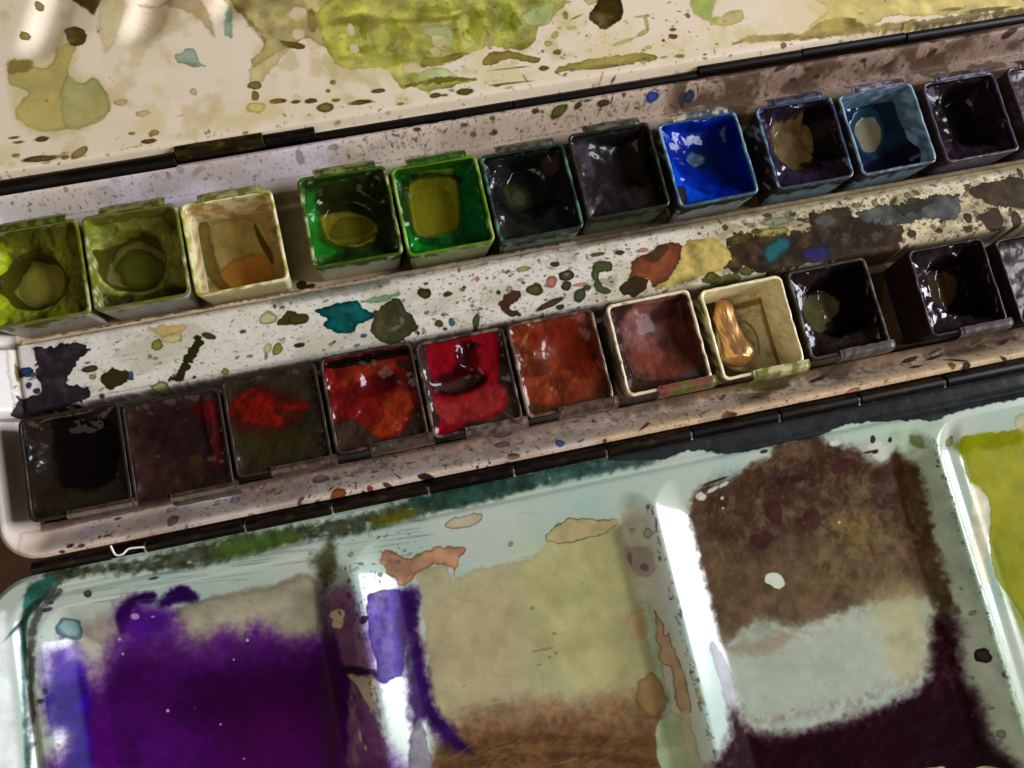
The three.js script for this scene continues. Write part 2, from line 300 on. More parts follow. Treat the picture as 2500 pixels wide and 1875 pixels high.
  lidS.speckle([-60, -74.5, 140, -71], 260, 0.08, 0.5, [[96, 78, 34], [120, 100, 50], [70, 54, 22]], 0.8, 0.45);
  lidS.speckle([20, -92, 75, -74], 260, 0.06, 0.4, [[112, 92, 46], [96, 84, 30]], 0.7);
  lidS.speckle([-60, -104, 140, -72], 160, 0.06, 0.35, [[150, 124, 76], [110, 92, 44]], 0.6);
  lidS.cloud([176, 150, 84], 0.35, 0.22, 0.55, 0.75, [-62, -108, 20, -72]); lidS.cloud([150, 140, 60], 0.3, 0.3, 0.55, 0.75, [-14, -108, 50, -76]); lidS.cloud([206, 184, 120], 0.35, 0.12, 0.45, 0.65, [40, -100, 150, -73]); lidS.cloud([196, 178, 104], 0.4, 0.16, 0.5, 0.7, [-60, -84, 150, -73]);
  lidS.grain(0.035);
}

// ---------------------------------------------------------------- tray and the strip between the two rows
const trayS = new Sheet(-66, -71, 150, -5.5, 2048, 640, [205, 196, 188], 0.3, trayH);
{
  const S = trayS, d = onto(S, 'D'), e = onto(S, 'E'), f = onto(S, 'F'), g = onto(S, 'G'), h = onto(S, 'H'), q = onto(S, 'I'), j = onto(S, 'J'), k = onto(S, 'K'), a = onto(S, 'A'), b = onto(S, 'B'), c = onto(S, 'C');
  const warm = [206, 186, 166], pan = [196, 172, 130];
  S.cloud(warm, 0.6, 0.05, 0.3, 0.6);
  S.wash([[-60, -62.8], [150, -62.8], [150, -43.6], [-60, -43.6]], pan, { a: 0.75, rough: 0.1, smooth: false, mott: 0.2 });
  S.wash([[2, -62.6], [150, -62.6], [150, -43.8], [2, -43.8]], [84, 68, 48], { a: 0.8, soft: 3, rough: 1, rim: 0, smooth: false, mott: 0.3 });  // channel floor painted darker to deepen the shade between the pans
  S.wash([[-60, -30.8], [150, -30.8], [150, -12.6], [-60, -13.4]], [70, 54, 42], { a: 0.7, rough: 0.2, smooth: false, mott: 0.3 });  // lower channel darkened likewise, gap shade put into the colour
  // back wall: brown stain growing to the right, with that end's shade painted in
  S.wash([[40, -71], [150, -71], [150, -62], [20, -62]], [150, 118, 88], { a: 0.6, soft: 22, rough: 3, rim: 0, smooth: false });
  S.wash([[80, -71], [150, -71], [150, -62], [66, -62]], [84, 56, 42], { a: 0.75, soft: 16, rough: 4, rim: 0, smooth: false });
  S.wash([[-64, -43.8], [150, -43.2], [150, -41.4], [-64, -42.9]], [150, 136, 116], { a: 0.55, rough: 0.15, smooth: false, mott: 0.3 });
  S.wash([[36, -44], [150, -43.4], [150, -40.6], [36, -42.2]], [74, 62, 44], { a: 0.8, rough: 0.5, soft: 0.8, smooth: false, mott: 0.4 });
  S.speckle([-58, -69.5, 20, -65.2], 200, 0.05, 0.26, [[110, 88, 66], [90, 82, 44], [120, 100, 90], [70, 62, 30]], 0.8, 0.5);
  S.speckle([-10, -69.5, 70, -65.2], 420, 0.05, 0.34, [[80, 66, 40], [64, 54, 34], [96, 80, 62], [100, 92, 48]], 0.85, 0.5);
  S.speckle([40, -69.5, 150, -64.2], 520, 0.05, 0.4, [[64, 46, 32], [48, 34, 28], [84, 62, 40]], 0.85, 0.45);
  a.D([70, 64, 30], [[1175, 985, 24, 26], [1180, 1050, 40, 14], [1160, 1090, 24, 20], [1085, 1130, 18], [1270, 1100, 46, 12, -0.5], [1430, 965, 26, 8], [1925, 1010, 24, 34], [2030, 880, 60, 34], [1915, 850, 18], [2145, 945, 30, 14], [1855, 930, 14], [1340, 1125, 10]]);
  a.D([140, 128, 84], [[1310, 1045, 40, 12], [1005, 1130, 18, 10], [540, 1110, 40, 14], [690, 1108, 26, 10], [740, 1160, 26, 12], [1290, 1040, 30, 10], [425, 1220, 14, 12]], { a: 0.7 });
  b.D([96, 88, 66], [[590, 780, 48, 24]]);
  b.D([52, 42, 26], [[455, 805, 18, 14], [495, 830, 22, 10], [735, 770, 18, 9], [980, 760, 18, 12], [1255, 715, 26, 14], [1155, 685, 44, 14], [1530, 680, 28, 14, -0.5], [1685, 665, 48, 16], [1725, 578, 20, 14], [1825, 610, 12], [855, 865, 20, 12], [995, 852, 18, 12], [800, 805, 26, 8], [880, 700, 18, 6], [950, 695, 18, 6], [1030, 690, 14, 8], [1590, 645, 30, 7]]);
  b.D([74, 74, 26], [[1410, 715, 62, 26, -0.5], [40, 850, 40, 14]]);
  b.D([44, 60, 140], [[2005, 620, 48, 26]]); b.D([52, 62, 96], [[2200, 640, 26, 34]]);
  c.D([40, 48, 74], [[60, 620, 40, 30], [20, 660, 14, 30]]);
  c.W([44, 28, 26], [850, 360, 880, 310, 960, 300, 985, 330, 930, 370, 890, 375], { rim: 0.2 });
  c.D([52, 34, 34], [[680, 420, 90, 16, -0.5], [400, 440, 24, 16], [1850, 230, 30, 18, -0.5], [1620, 340, 40, 16, -0.5], [1340, 420, 40, 12, -0.4], [1180, 390, 26, 10], [820, 445, 30, 10], [730, 515, 30, 10], [880, 490, 26, 12], [2120, 210, 60, 20, -0.5], [1280, 255, 80, 10, -0.6], [1150, 320, 60, 8, -0.6]]);
  // strip
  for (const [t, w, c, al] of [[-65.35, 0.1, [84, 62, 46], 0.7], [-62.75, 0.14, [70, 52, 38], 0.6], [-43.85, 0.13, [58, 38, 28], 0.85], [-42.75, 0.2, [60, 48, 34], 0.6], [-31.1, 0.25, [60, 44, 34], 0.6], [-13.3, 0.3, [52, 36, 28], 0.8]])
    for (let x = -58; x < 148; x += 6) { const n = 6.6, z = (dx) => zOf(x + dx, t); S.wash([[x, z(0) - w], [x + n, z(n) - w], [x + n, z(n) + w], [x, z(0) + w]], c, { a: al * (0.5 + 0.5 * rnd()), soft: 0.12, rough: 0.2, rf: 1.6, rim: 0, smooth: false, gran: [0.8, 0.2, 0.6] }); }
  const strip = [-58.4, STRIP0, 150, STRIP1, 1];
  S.wash([[-60, -43.2], [150, -40.6], [150, -29.4], [-60, -32.8]], [214, 208, 192], { a: 0.75, rough: 0.2, smooth: false, mott: 0.06 });
  S.wash([[70, -42], [150, -40], [150, -29.4], [40, -30.6]], [196, 178, 124], { a: 0.8, rough: 2, soft: 8, rim: 0, smooth: false });
  S.cloud([150, 138, 110], 0.35, 0.3, 0.45, 0.7, [-58, -43, 150, -30.5], 0.5); S.cloud([116, 104, 72], 0.5, 0.4, 0.5, 0.68, [30, -43, 150, -30.5], 0.5);
  S.speckle([0, -42.5, 150, -31, 1], 1500, 0.04, 0.32, [[70, 56, 36], [54, 48, 26], [90, 70, 46], [60, 40, 30]], 0.85, 0.7);
  S.speckle(strip, 2600, 0.04, 0.22, [[120, 110, 84], [96, 84, 60], [150, 134, 96], [90, 96, 60]], 0.55, 0.6);
  S.speckle(strip, 620, 0.07, 0.42, [[70, 60, 34], [110, 92, 50], [60, 64, 30], [92, 66, 48], [130, 128, 80]], 0.8, 0.75);
  for (let i = 0; i < 130; i++) { const x = mix(-56, 40, rnd()), t = mix(-42, -31.5, rnd()); S.drop(x, zOf(x, t), 0.8 + rnd() * 2.6, 0.05, [170, 164, 146], 0.4, 0, 0.02); }
  S.speckle([66, -41.5, 150, -31, 1], 900, 0.1, 0.8, [[84, 58, 34], [70, 50, 28], [60, 44, 26]], 0.9, 0.8);
  d.W([36, 30, 34], [210, 1190, 330, 1180, 430, 1150, 560, 1170, 570, 1210, 500, 1260, 470, 1330, 420, 1420, 530, 1420, 580, 1470, 540, 1540, 400, 1590, 130, 1640, 105, 1560, 110, 1490, 200, 1505, 250, 1450, 230, 1380, 230, 1260], { rough: 0.7, rf: 1.3, mott: 0.35 });
  d.D([36, 40, 74], [[160, 1340, 44, 30], [190, 1400, 22, 14]]); d.D([96, 92, 28], [[115, 1330, 14, 60], [110, 1445, 14, 18]]);
  d.D([212, 206, 198], [[178, 1440, 76, 66], [160, 1235, 60, 70]], { rim: 0 }); d.D([34, 62, 96], [[165, 1335, 44, 26], [200, 1355, 40, 14]]);
  d.D([30, 36, 70], [[185, 1425, 16, 22], [235, 1460, 22, 18]]);
  d.W([46, 40, 16], [690, 1330, 720, 1300, 770, 1330, 830, 1340, 860, 1390, 800, 1400, 720, 1450, 650, 1410, 660, 1350], { rim: 0.2 });
  d.D([52, 42, 22], [[575, 1320, 48, 24], [1340, 1105, 44, 18, 0.3], [1925, 1165, 32, 14], [655, 1492, 16], [1250, 1372, 10], [560, 1280, 14, 6]]);
  d.W([42, 40, 16], [1250, 1120, 1310, 1130, 1260, 1240, 1205, 1330, 1150, 1400, 1090, 1390, 1160, 1310, 1205, 1220], { rough: 0.7, rf: 1.4 });
  d.D([146, 142, 88], [[1030, 1435, 56, 36]], { rim: 0.5 }); d.D([142, 116, 72], [[595, 1370, 20], [965, 1240, 14], [1000, 1250, 14, 10]]); d.D([118, 116, 40], [[1445, 1335, 22], [1010, 1160, 34, 40, 0.6], [1785, 1190, 26, 46, 0.4], [1605, 1237, 20, 10]]);
  d.W([62, 62, 16], [1780, 1030, 1850, 950, 1985, 990, 1940, 1030, 1850, 1040], { rim: 0.2 });
  d.D([172, 172, 118], [[1720, 990, 56, 46], [1720, 1190, 22, 34, 0.4]], { rim: 0.3 });
  d.W([178, 146, 66], [950, 1050, 1170, 1035, 1200, 1060, 1100, 1110, 1000, 1090], { a: 0.7, soft: 0.4 }); d.D([190, 176, 100], [[1110, 1120, 60, 30]], { a: 0.6 });
  d.D([60, 74, 110], [[840, 1360, 16, 26]]); d.D([80, 56, 70], [[1815, 922, 16, 9], [1765, 915, 10, 16], [1560, 1080, 20, 12]]);
  e.W([8, 78, 74], [185, 1210, 300, 1165, 450, 1145, 500, 1190, 560, 1220, 550, 1260, 460, 1290, 440, 1340, 330, 1350, 240, 1300, 250, 1250], { rim: 0.45, rw: 0.5, mott: 0.3 });
  e.W([58, 56, 32], [570, 1210, 690, 1120, 770, 1200, 835, 1310, 700, 1430, 560, 1370, 555, 1270], { rim: 0.25, mott: 0.35 });
  e.D([130, 128, 106], [[700, 1320, 40, 12, -0.5], [740, 1270, 14, 30]], { a: 0.5 });
  e.W([104, 146, 104], [480, 1145, 740, 1085, 710, 1115, 560, 1155], { a: 0.8, rough: 0.5 });
  e.D([48, 38, 16], [[885, 1095, 44, 34], [1035, 1100, 30, 18], [80, 1430, 34, 14], [1725, 910, 30, 20], [1690, 1165, 100, 20, -0.45], [1755, 1185, 30, 18], [1495, 1235, 12], [845, 1352, 12], [1020, 1325, 14, 10], [895, 1035, 14, 8], [1140, 1058, 12, 10], [2140, 835, 40, 18], [1360, 1090, 14]]);
  e.D([64, 62, 22], [[70, 1260, 72, 38], [1600, 1075, 56, 46], [2000, 845, 60, 14], [1220, 1275, 22, 66, 0.2]]);
  e.W([70, 44, 28], [1360, 1170, 1400, 1110, 1500, 1075, 1490, 1150, 1430, 1190, 1495, 1220, 1430, 1240], { rim: 0.2 });
  e.D([74, 52, 24], [[980, 1290, 30, 22]]); e.D([46, 82, 98], [[1060, 1282, 22, 28], [495, 1370, 20, 14]]);
  e.D([166, 100, 86], [[1700, 1025, 36, 50, 0.5], [1225, 1000, 14]]);
  e.D([52, 44, 22], [[1800, 980, 54, 40], [1795, 1050, 36, 34]]); e.D([140, 130, 70], [[1800, 975, 18, 14]], { a: 0.6 });
  e.D([48, 58, 40], [[1880, 1110, 36, 56, 0.5], [1930, 1060, 30, 20]]);
  e.W([62, 70, 36], [1985, 900, 2090, 900, 2080, 950, 2010, 970, 2020, 1030, 2090, 1080, 2060, 1100, 1985, 1060, 1965, 960], { rough: 0.6, a: 0.95 });
  e.D([138, 138, 76], [[1520, 940, 44, 18], [1430, 1068, 20, 18], [1390, 955, 12]], { rim: 0.4 });
  e.D([222, 214, 198], [[1905, 945, 46, 4, 0.85]], { rim: 0 });
  S.wash([[-16, -43.4], [0, -43], [0, -41.6], [-16, -42]], [70, 78, 62], { a: 0.6, soft: 0.8 });
  f.W([164, 144, 78], [960, 1190, 1080, 1130, 1230, 1165, 1290, 1280, 1180, 1350, 1000, 1410, 860, 1450, 780, 1460, 930, 1330], { rough: 0.9, mott: 0.45, rim: 0.1 });
  f.W([118, 62, 34], [650, 1280, 740, 1240, 850, 1170, 960, 1190, 935, 1290, 880, 1390, 780, 1445, 740, 1400, 620, 1420], { rim: 0.3, mott: 0.35 });
  f.W([52, 40, 22], [570, 1440, 620, 1390, 720, 1390, 745, 1440, 660, 1510, 590, 1490], { rough: 0.9 }); f.W([56, 42, 22], [720, 1250, 840, 1180, 870, 1210, 780, 1290], { a: 0.8, soft: 0.4 });
  f.W([66, 54, 26], [1250, 1120, 1400, 1120, 1420, 1240, 1340, 1330, 1230, 1330, 1280, 1230], { rough: 1.1, tooth: 0.5, mott: 0.5 });
  f.D([78, 76, 26], [[1150, 1390, 60, 46], [1260, 1420, 46, 30], [1380, 1350, 50, 30]]); f.D([172, 110, 90], [[710, 1215, 44, 16], [115, 1385, 10, 6], [310, 1435, 50, 12]]);
  g.W([52, 38, 24], [330, 540, 500, 460, 830, 430, 830, 330, 960, 300, 1080, 290, 1130, 340, 1280, 380, 1420, 400, 1390, 520, 1250, 560, 1200, 600, 1050, 660, 830, 640, 560, 700, 400, 630], { rough: 1.0, rf: 1.1, mott: 0.5, rim: 0.1 });
  g.W([34, 24, 16], [420, 560, 820, 460, 1100, 380, 1380, 420, 1200, 580, 800, 620, 500, 660], { a: 0.8, soft: 0.6, rough: 1, rim: 0, gran: [0.8, 0.42, 0.62] });
  g.W([66, 68, 64], [1130, 310, 1330, 265, 1440, 290, 1600, 215, 1790, 205, 1800, 330, 1700, 375, 1560, 340, 1440, 400, 1200, 370], { rough: 0.9, rf: 1.3, mott: 0.6 });
  g.W([44, 36, 26], [1380, 280, 1500, 230, 1640, 220, 1560, 300, 1430, 330], { rough: 0.8, tooth: 0.4, a: 0.85 });
  g.W([86, 86, 82], [860, 370, 940, 320, 1000, 360, 930, 420], { soft: 0.7, tooth: 0.5, a: 0.8 });
  g.W([30, 86, 88], [540, 560, 640, 480, 710, 510, 640, 600, 570, 640], { soft: 0.6, tooth: 0.5 }); g.W([36, 36, 84], [800, 560, 920, 525, 975, 590, 880, 635, 810, 610], { soft: 0.5, tooth: 0.4 });
  g.W([56, 42, 24], [1830, 170, 2000, 110, 2260, 110, 2260, 280, 2000, 260, 1850, 190], { rough: 0.8, mott: 0.4 }); g.W([60, 42, 26], [1920, 330, 2040, 290, 2080, 400, 2000, 440, 1950, 380], { rough: 0.6 });
  g.D([56, 40, 22], [[1850, 420, 34, 30], [1850, 350, 30, 40], [1490, 450, 40, 26], [1660, 430, 30, 20], [2160, 360, 40, 60]]);
  g.W([80, 78, 28], [150, 745, 350, 715, 340, 790, 200, 810], { rough: 0.8, tooth: 0.5, a: 0.85 });
  g.D([120, 116, 44], [[600, 440, 130, 40]], { a: 0.6 }); g.D([112, 122, 96], [[620, 370, 120, 30]], { a: 0.6 });
  g.D([72, 60, 26], [[290, 410, 20], [490, 435, 34, 20], [395, 445, 16], [720, 330, 22, 14], [560, 330, 30, 12]]);
  // channel behind the lower row, gap floors
  e.D([40, 28, 16], [[95, 1045, 36, 34], [150, 1050, 40, 16]], { rim: 0.1 });
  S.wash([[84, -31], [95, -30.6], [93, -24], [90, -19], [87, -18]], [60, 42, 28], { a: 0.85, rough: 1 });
  // front ledge and wall
  S.wash([[-62, -13.8], [150, -11.6], [150, -5.6], [-62, -7]], [196, 170, 148], { a: 0.55, smooth: false, rough: 0.2 });
  S.wash([[48, -14], [150, -12], [150, -8.6], [36, -11.6]], [92, 70, 44], { a: 0.88, soft: 1.4, rough: 1.2, rim: 0, mott: 0.35, smooth: false });
  S.wash([[30, -9.5], [150, -8.4], [150, -4], [30, -5]], [198, 166, 122], { a: 0.7, soft: 0.9, rough: 0.6, rim: 0, smooth: false });
  S.wash([[70, -31], [150, -29], [150, -11.6], [70, -13]], [80, 58, 38], { a: 0.55, soft: 3, rough: 1, rim: 0, smooth: false });
  S.speckle([-56, -11.8, 40, -6, 1], 330, 0.04, 0.24, [[110, 84, 80], [84, 56, 50], [120, 92, 60], [150, 100, 84]], 0.75, 0.6);
  S.speckle([30, -11.8, 150, -6, 1], 420, 0.05, 0.3, [[84, 56, 40], [60, 44, 30], [110, 78, 50], [74, 66, 34]], 0.8, 0.5);
  S.wash([[-30, -13.9], [50, -13.6], [50, -11.2], [-30, -11.6]], [96, 74, 64], { a: 0.7, soft: 0.8, rough: 0.6, rim: 0, smooth: false, mott: 0.4 });
  S.speckle([-34, -13.2, 70, -8.6, 1], 420, 0.06, 0.42, [[58, 38, 32], [44, 30, 26], [80, 56, 50], [96, 70, 64]], 0.8, 0.5);
  h.D([58, 36, 34], [[1110, 1110, 34, 34], [455, 1270, 20, 12], [520, 1270, 20, 10], [690, 1205, 20, 6], [400, 1310, 14, 10], [640, 1215, 8], [760, 1095, 20, 8]]); h.D([130, 108, 104], [[1100, 1040, 34, 16]], { a: 0.7 });
  h.D([70, 44, 110], [[1195, 1165, 8, 34, 0.4]]); h.D([190, 128, 108], [[1625, 1085, 26, 20], [980, 1195, 12]]); h.D([110, 92, 92], [[2060, 845, 52, 24], [1850, 858, 20, 10]]);
  h.D([46, 28, 16], [[1935, 975, 22, 12, -0.9], [1925, 1000, 10, 20], [1975, 1008, 46, 8, 0.05], [2030, 990, 26, 5, -0.5]]); h.D([138, 80, 36], [[2170, 960, 40, 40]]);
  S.cloud([196, 188, 206], 0.6, 0.06, 0.3, 0.6, [-64, -71, 0, -63.5]);  // lavender tint stands in for light on the back wall's left end
  S.cloud([150, 142, 186], 0.5, 0.14, 0.45, 0.7, [-60, -13.5, -28, -6.5]);
  q.D([128, 66, 26], [[330, 1330, 42, 38]]); q.D([132, 40, 32], [[535, 1297, 18, 20], [370, 1370, 14, 10]]); q.D([104, 84, 84], [[215, 1235, 48, 20], [520, 1125, 36, 14], [320, 1232, 26, 10], [190, 1180, 20, 6], [785, 1135, 20, 7], [625, 1150, 26, 9, -0.5]]);
  q.D([104, 74, 70], [[1385, 1015, 62, 22]]); q.D([84, 64, 62], [[1385, 945, 66, 24], [1850, 867, 26, 7]]); q.D([60, 96, 140], [[1755, 1005, 28, 27]]);
  q.W([54, 28, 28], [850, 1225, 880, 1205, 945, 1225, 925, 1260, 900, 1270, 880, 1240], { rough: 0.5 }); q.D([84, 46, 30], [[1455, 1090, 46, 20], [1420, 1132, 18, 8]]);
  q.D([60, 50, 30], [[490, 1330, 14, 18], [650, 1280, 36, 14, 0.5], [715, 1220, 22, 4, 0.6], [1225, 1160, 10], [1305, 1132, 8], [1535, 1140, 18, 8], [2045, 993, 14], [1290, 1160, 8]]); q.D([166, 142, 74], [[1100, 1130, 34, 16], [1085, 1220, 20, 14]], { a: 0.7 });
  q.D([196, 188, 204], [[850, 1195, 90, 8, -0.75], [880, 1170, 50, 8, -0.4]], { rim: 0 });
  j.W([80, 82, 30], [1320, 760, 1480, 720, 1720, 630, 1700, 690, 1600, 790, 1400, 800], { soft: 0.5, tooth: 0.5, a: 0.85, rim: 0 });
  j.D([46, 30, 22], [[1880, 700, 90, 14, -0.5], [1820, 730, 60, 10, -0.4], [1960, 640, 60, 10, -0.4], [720, 1030, 44, 7, -0.6], [445, 858, 56, 24]]);
  j.W([70, 42, 20], [1215, 960, 1260, 930, 1310, 950, 1280, 990, 1310, 1030, 1230, 1040], { rim: 0.1, soft: 0.25 });
  j.D([176, 104, 88], [[2050, 820, 70, 30, -0.5]], { a: 0.7, rim: 0.4 }); j.D([72, 76, 70], [[1740, 890, 36, 22]]); j.D([96, 82, 34], [[1850, 890, 50, 14], [1430, 965, 14], [1550, 950, 50, 10]]);
  k.D([84, 84, 26], [[1750, 245, 24, 24]]); k.D([50, 32, 22], [[1840, 250, 30, 30], [1480, 205, 70, 14, -0.3], [1640, 150, 60, 12, -0.4], [1780, 210, 60, 10, 0.2], [2080, 90, 60, 12, -0.5], [1900, 90, 60, 12, -0.5], [2080, 200, 30, 10, 0.4], [1640, 190, 70, 9, -0.3], [1520, 250, 50, 8, -0.2]]);
  k.W([54, 30, 40], [1800, 330, 2000, 280, 2260, 230, 2260, 300, 1700, 400], { a: 0.85, soft: 0.3 });
  S.cloud([70, 50, 36], 0.75, 0.5, 0.42, 0.62, [58, -71, 150, -62], 0.5); S.cloud([60, 44, 30], 0.7, 0.35, 0.45, 0.62, [56, -14, 150, -8.4], 0.5); S.cloud([90, 72, 50], 0.6, 0.6, 0.5, 0.66, [-10, -44, 150, -41.5], 0.4); S.cloud([150, 132, 118], 0.5, 0.3, 0.5, 0.7, [-50, -13, 60, -6], 0.4); S.cloud([160, 140, 120], 0.4, 0.25, 0.5, 0.7, [-50, -70, 60, -62], 0.4);  // brown clouds at the right carry stain and that side's painted shade
  S.speckle([-56, -69.5, 150, -65], 900, 0.03, 0.16, [[84, 70, 50], [64, 52, 36], [96, 84, 50]], 0.8, 0.6); S.speckle([-56, -12, 150, -6, 1], 800, 0.03, 0.15, [[84, 56, 44], [64, 44, 34], [100, 78, 54]], 0.8, 0.7);
  S.grain(0.045);
}

// ---------------------------------------------------------------- folding palette with its four wells
const palS = new Sheet(-71, -8, 128, 62, 2048, 720, [168, 183, 166], 0.19, palH);
{
  const S = palS, h = onto(S, 'H'), i = onto(S, 'I'), j = onto(S, 'J'), k = onto(S, 'K'), l = onto(S, 'L'), m = onto(S, 'M'), n = onto(S, 'N'), o = onto(S, 'O'), q = onto(S, 'Q'), z = onto(S, 'Z');
  S.cloud([184, 187, 172], 0.7, 0.07, 0.42, 0.7, undefined, 1, 0); S.cloud([152, 178, 166], 0.6, 0.09, 0.5, 0.75, undefined, 1, 0);
  S.wash([[81, -6], [92, -6], [92, 62], [79, 62]], [160, 178, 148], { a: 0.85, thick: 0, soft: 2, rough: 0.6, rim: 0, smooth: false });
  S.wash([[-73, -4], [-64.9, -2.5], [-66.4, 63], [-73, 63]], [216, 218, 212], { a: 0.9, thick: 0, soft: 0.5, rim: 0, rough: 0.2, smooth: false });  // left flange painted whiter, its bright highlight put into the colour
  // well 1
  l.W([154, 144, 118], [1250, 590, 1500, 530, 1800, 470, 1950, 410, 2040, 470, 2060, 800, 1850, 860, 1480, 880, 1200, 860, 1060, 700], { a: 0.9, rim: 0.22, rw: 0.8, soft: 0.6 });
  l.W([150, 138, 116], [480, 800, 760, 620, 800, 780, 640, 1100, 560, 1100, 500, 900], { a: 0.7, soft: 1.2, rim: 0.05 });
  l.D([112, 146, 148], [[460, 760, 62, 72]], { rim: 0.35, a: 0.8 });
  l.W([70, 14, 108], [300, 960, 350, 890, 440, 890, 560, 1040, 640, 1130, 690, 920, 800, 800, 770, 700, 850, 600, 1000, 620, 1090, 660, 1180, 830, 1300, 870, 1460, 770, 1560, 820, 1650, 730, 1760, 800, 1900, 850, 2100, 780, 2120, 560, 2240, 540, 2330, 720, 2380, 1000, 2400, 1400, 2460, 1760, 440, 1760, 450, 1500, 400, 1410, 350, 1380, 300, 1240, 320, 1110], { soft: 2.4, tooth: 1.1, rough: 0.8, mott: 0.4, mf: 0.25, rim: 0 });
  l.W([86, 34, 92], [760, 800, 1150, 840, 1500, 800, 2050, 860, 2080, 980, 1400, 1020, 900, 1000], { a: 0.6, soft: 2.6, tooth: 1.4, rough: 1, rim: 0, mott: 0.4 });
  l.W([52, 4, 62], [640, 1100, 900, 940, 1300, 980, 1700, 960, 2150, 900, 2200, 1250, 2200, 1760, 600, 1760], { a: 0.85, soft: 3.5, rough: 1.5, rim: 0, mott: 0.35, mf: 0.2 });
  l.W([32, 2, 28], [1050, 1250, 1500, 1050, 2120, 950, 2180, 1400, 1500, 1520, 1100, 1400], { a: 0.6, soft: 4, rough: 2.5, rim: 0 });
  l.W([78, 8, 104], [600, 1400, 900, 1250, 1200, 1300, 1400, 1500, 1200, 1760, 640, 1760], { a: 0.45, soft: 5, rough: 2, rim: 0, mott: 0.4 });
  l.W([70, 6, 66], [1500, 1350, 1900, 1250, 2050, 1500, 1900, 1760, 1500, 1760], { a: 0.5, soft: 5, rough: 2, rim: 0 });
  l.W([34, 3, 108], [310, 1080, 400, 1010, 520, 1000, 570, 1200, 590, 1760, 440, 1760, 450, 1500, 400, 1410, 350, 1390, 300, 1240], { a: 0.9, soft: 0.8, rough: 0.4, mott: 0.4, rim: 0.1 });
  l.W([82, 62, 150], [300, 940, 370, 880, 480, 900, 540, 980, 460, 1060, 330, 1060], { a: 0.7, soft: 1.4, tooth: 0.8, rim: 0 });
  l.W([40, 8, 66], [755, 640, 830, 560, 960, 525, 1015, 545, 980, 590, 880, 620, 830, 740, 790, 790, 760, 740], { soft: 0.5, rim: 0, mott: 0.3 });
  l.W([36, 8, 62], [1010, 580, 1100, 510, 1200, 490, 1270, 540, 1240, 600, 1100, 610, 1040, 640], { soft: 0.5, rim: 0, mott: 0.3 });
  l.W([72, 20, 120], [800, 740, 900, 640, 1060, 640, 1100, 720, 1000, 800, 860, 860], { soft: 1.2, tooth: 0.7, a: 0.8, rim: 0 });
  l.W([46, 24, 34], [2030, 420, 2110, 380, 2110, 600, 2150, 1000, 2180, 1760, 2060, 1760, 2080, 1000, 2050, 600], { a: 0.62, soft: 1.2, rim: 0, rough: 0.3 });
  q.W([52, 56, 18], [930, 340, 1000, 270, 1080, 190, 1110, 330, 1070, 470, 1030, 480, 990, 380], { a: 0.85, soft: 0.9, tooth: 0.6, rim: 0 });
  q.W([122, 84, 108], [1060, 560, 1200, 520, 1230, 700, 1290, 900, 1310, 1050, 1190, 1050, 1120, 900], { a: 0.85, soft: 0.5, mott: 0.25, rim: 0.15 });
  q.W([196, 184, 150], [1180, 1060, 1300, 1050, 1370, 1120, 1350, 1290, 1300, 1280, 1240, 1130], { a: 0.9, soft: 0.3, rim: 0.05 });
  q.W([112, 66, 112], [1190, 1150, 1240, 1140, 1330, 1300, 1390, 1420, 1430, 1560, 1410, 1760, 1190, 1760], { a: 0.85, soft: 0.4, mott: 0.3 });
  q.W([150, 130, 136], [1220, 700, 1270, 720, 1300, 1000, 1250, 1000], { a: 0.6, soft: 0.5, rim: 0, gran: [1.2, 0.35, 0.6, 0.4] });
  q.W([160, 140, 130], [1200, 1120, 1250, 1180, 1270, 1500, 1230, 1700, 1200, 1500], { a: 0.5, soft: 0.5, rim: 0, gran: [1.2, 0.35, 0.65, 0.4] });
  q.D([206, 190, 152], [[1115, 670, 48, 34], [1120, 725, 36, 34]], { rim: 0 });
  q.D([206, 180, 170], [[1262, 1455, 7, 36], [1296, 1530, 8, 16], [365, 1378, 6], [25, 1290, 7], [540, 838, 7], [450, 962, 6], [515, 1600, 5]], { rim: 0 });
  l.D([200, 190, 196], [[985, 686, 12, 6], [1590, 838, 8], [790, 926, 8], [1080, 1292, 9], [870, 685, 22, 20], [770, 830, 10]], { a: 0.7, rim: 0 });
  l.D([48, 56, 50], [[565, 540, 22, 22], [305, 640, 26, 12], [330, 595, 14, 8], [985, 440, 26, 8], [295, 1165, 10, 14], [260, 1230, 20, 14]]);
  S.speckle([-62, -2, -56, 40], 60, 0.06, 0.25, [[96, 100, 92], [70, 78, 72]], 0.7);
  // divider 1 smear
  m.W([66, 38, 124], [515, 560, 600, 522, 660, 515, 745, 560, 755, 1020, 700, 1075, 620, 1122, 570, 1080, 580, 990, 530, 830], { a: 0.93, rough: 0.25, soft: 0.18, mott: 0.25, rim: 0.12 });
  m.W([56, 26, 130], [670, 520, 745, 560, 760, 1030, 700, 1000, 690, 760], { a: 0.6, soft: 0.7, rim: 0 });
  m.W([50, 24, 60], [480, 690, 520, 690, 500, 740, 470, 730], { rough: 0.4 }); m.W([40, 20, 56], [380, 1000, 500, 1010, 580, 1030, 580, 1090, 520, 1060, 380, 1055], { soft: 0.4, rim: 0 });
  // well 2
  m.W([158, 149, 110], [830, 410, 1000, 360, 1070, 450, 1180, 400, 1350, 360, 1560, 320, 1650, 230, 1760, 90, 2000, 60, 2150, 100, 2200, 300, 2280, 560, 2330, 900, 2380, 1240, 1800, 1260, 1400, 1290, 1050, 1350, 950, 1250, 900, 900, 880, 600], { a: 0.88, soft: 0.35, rough: 0.6, mott: 0.2, rim: 0.12, mf: 0.25 });
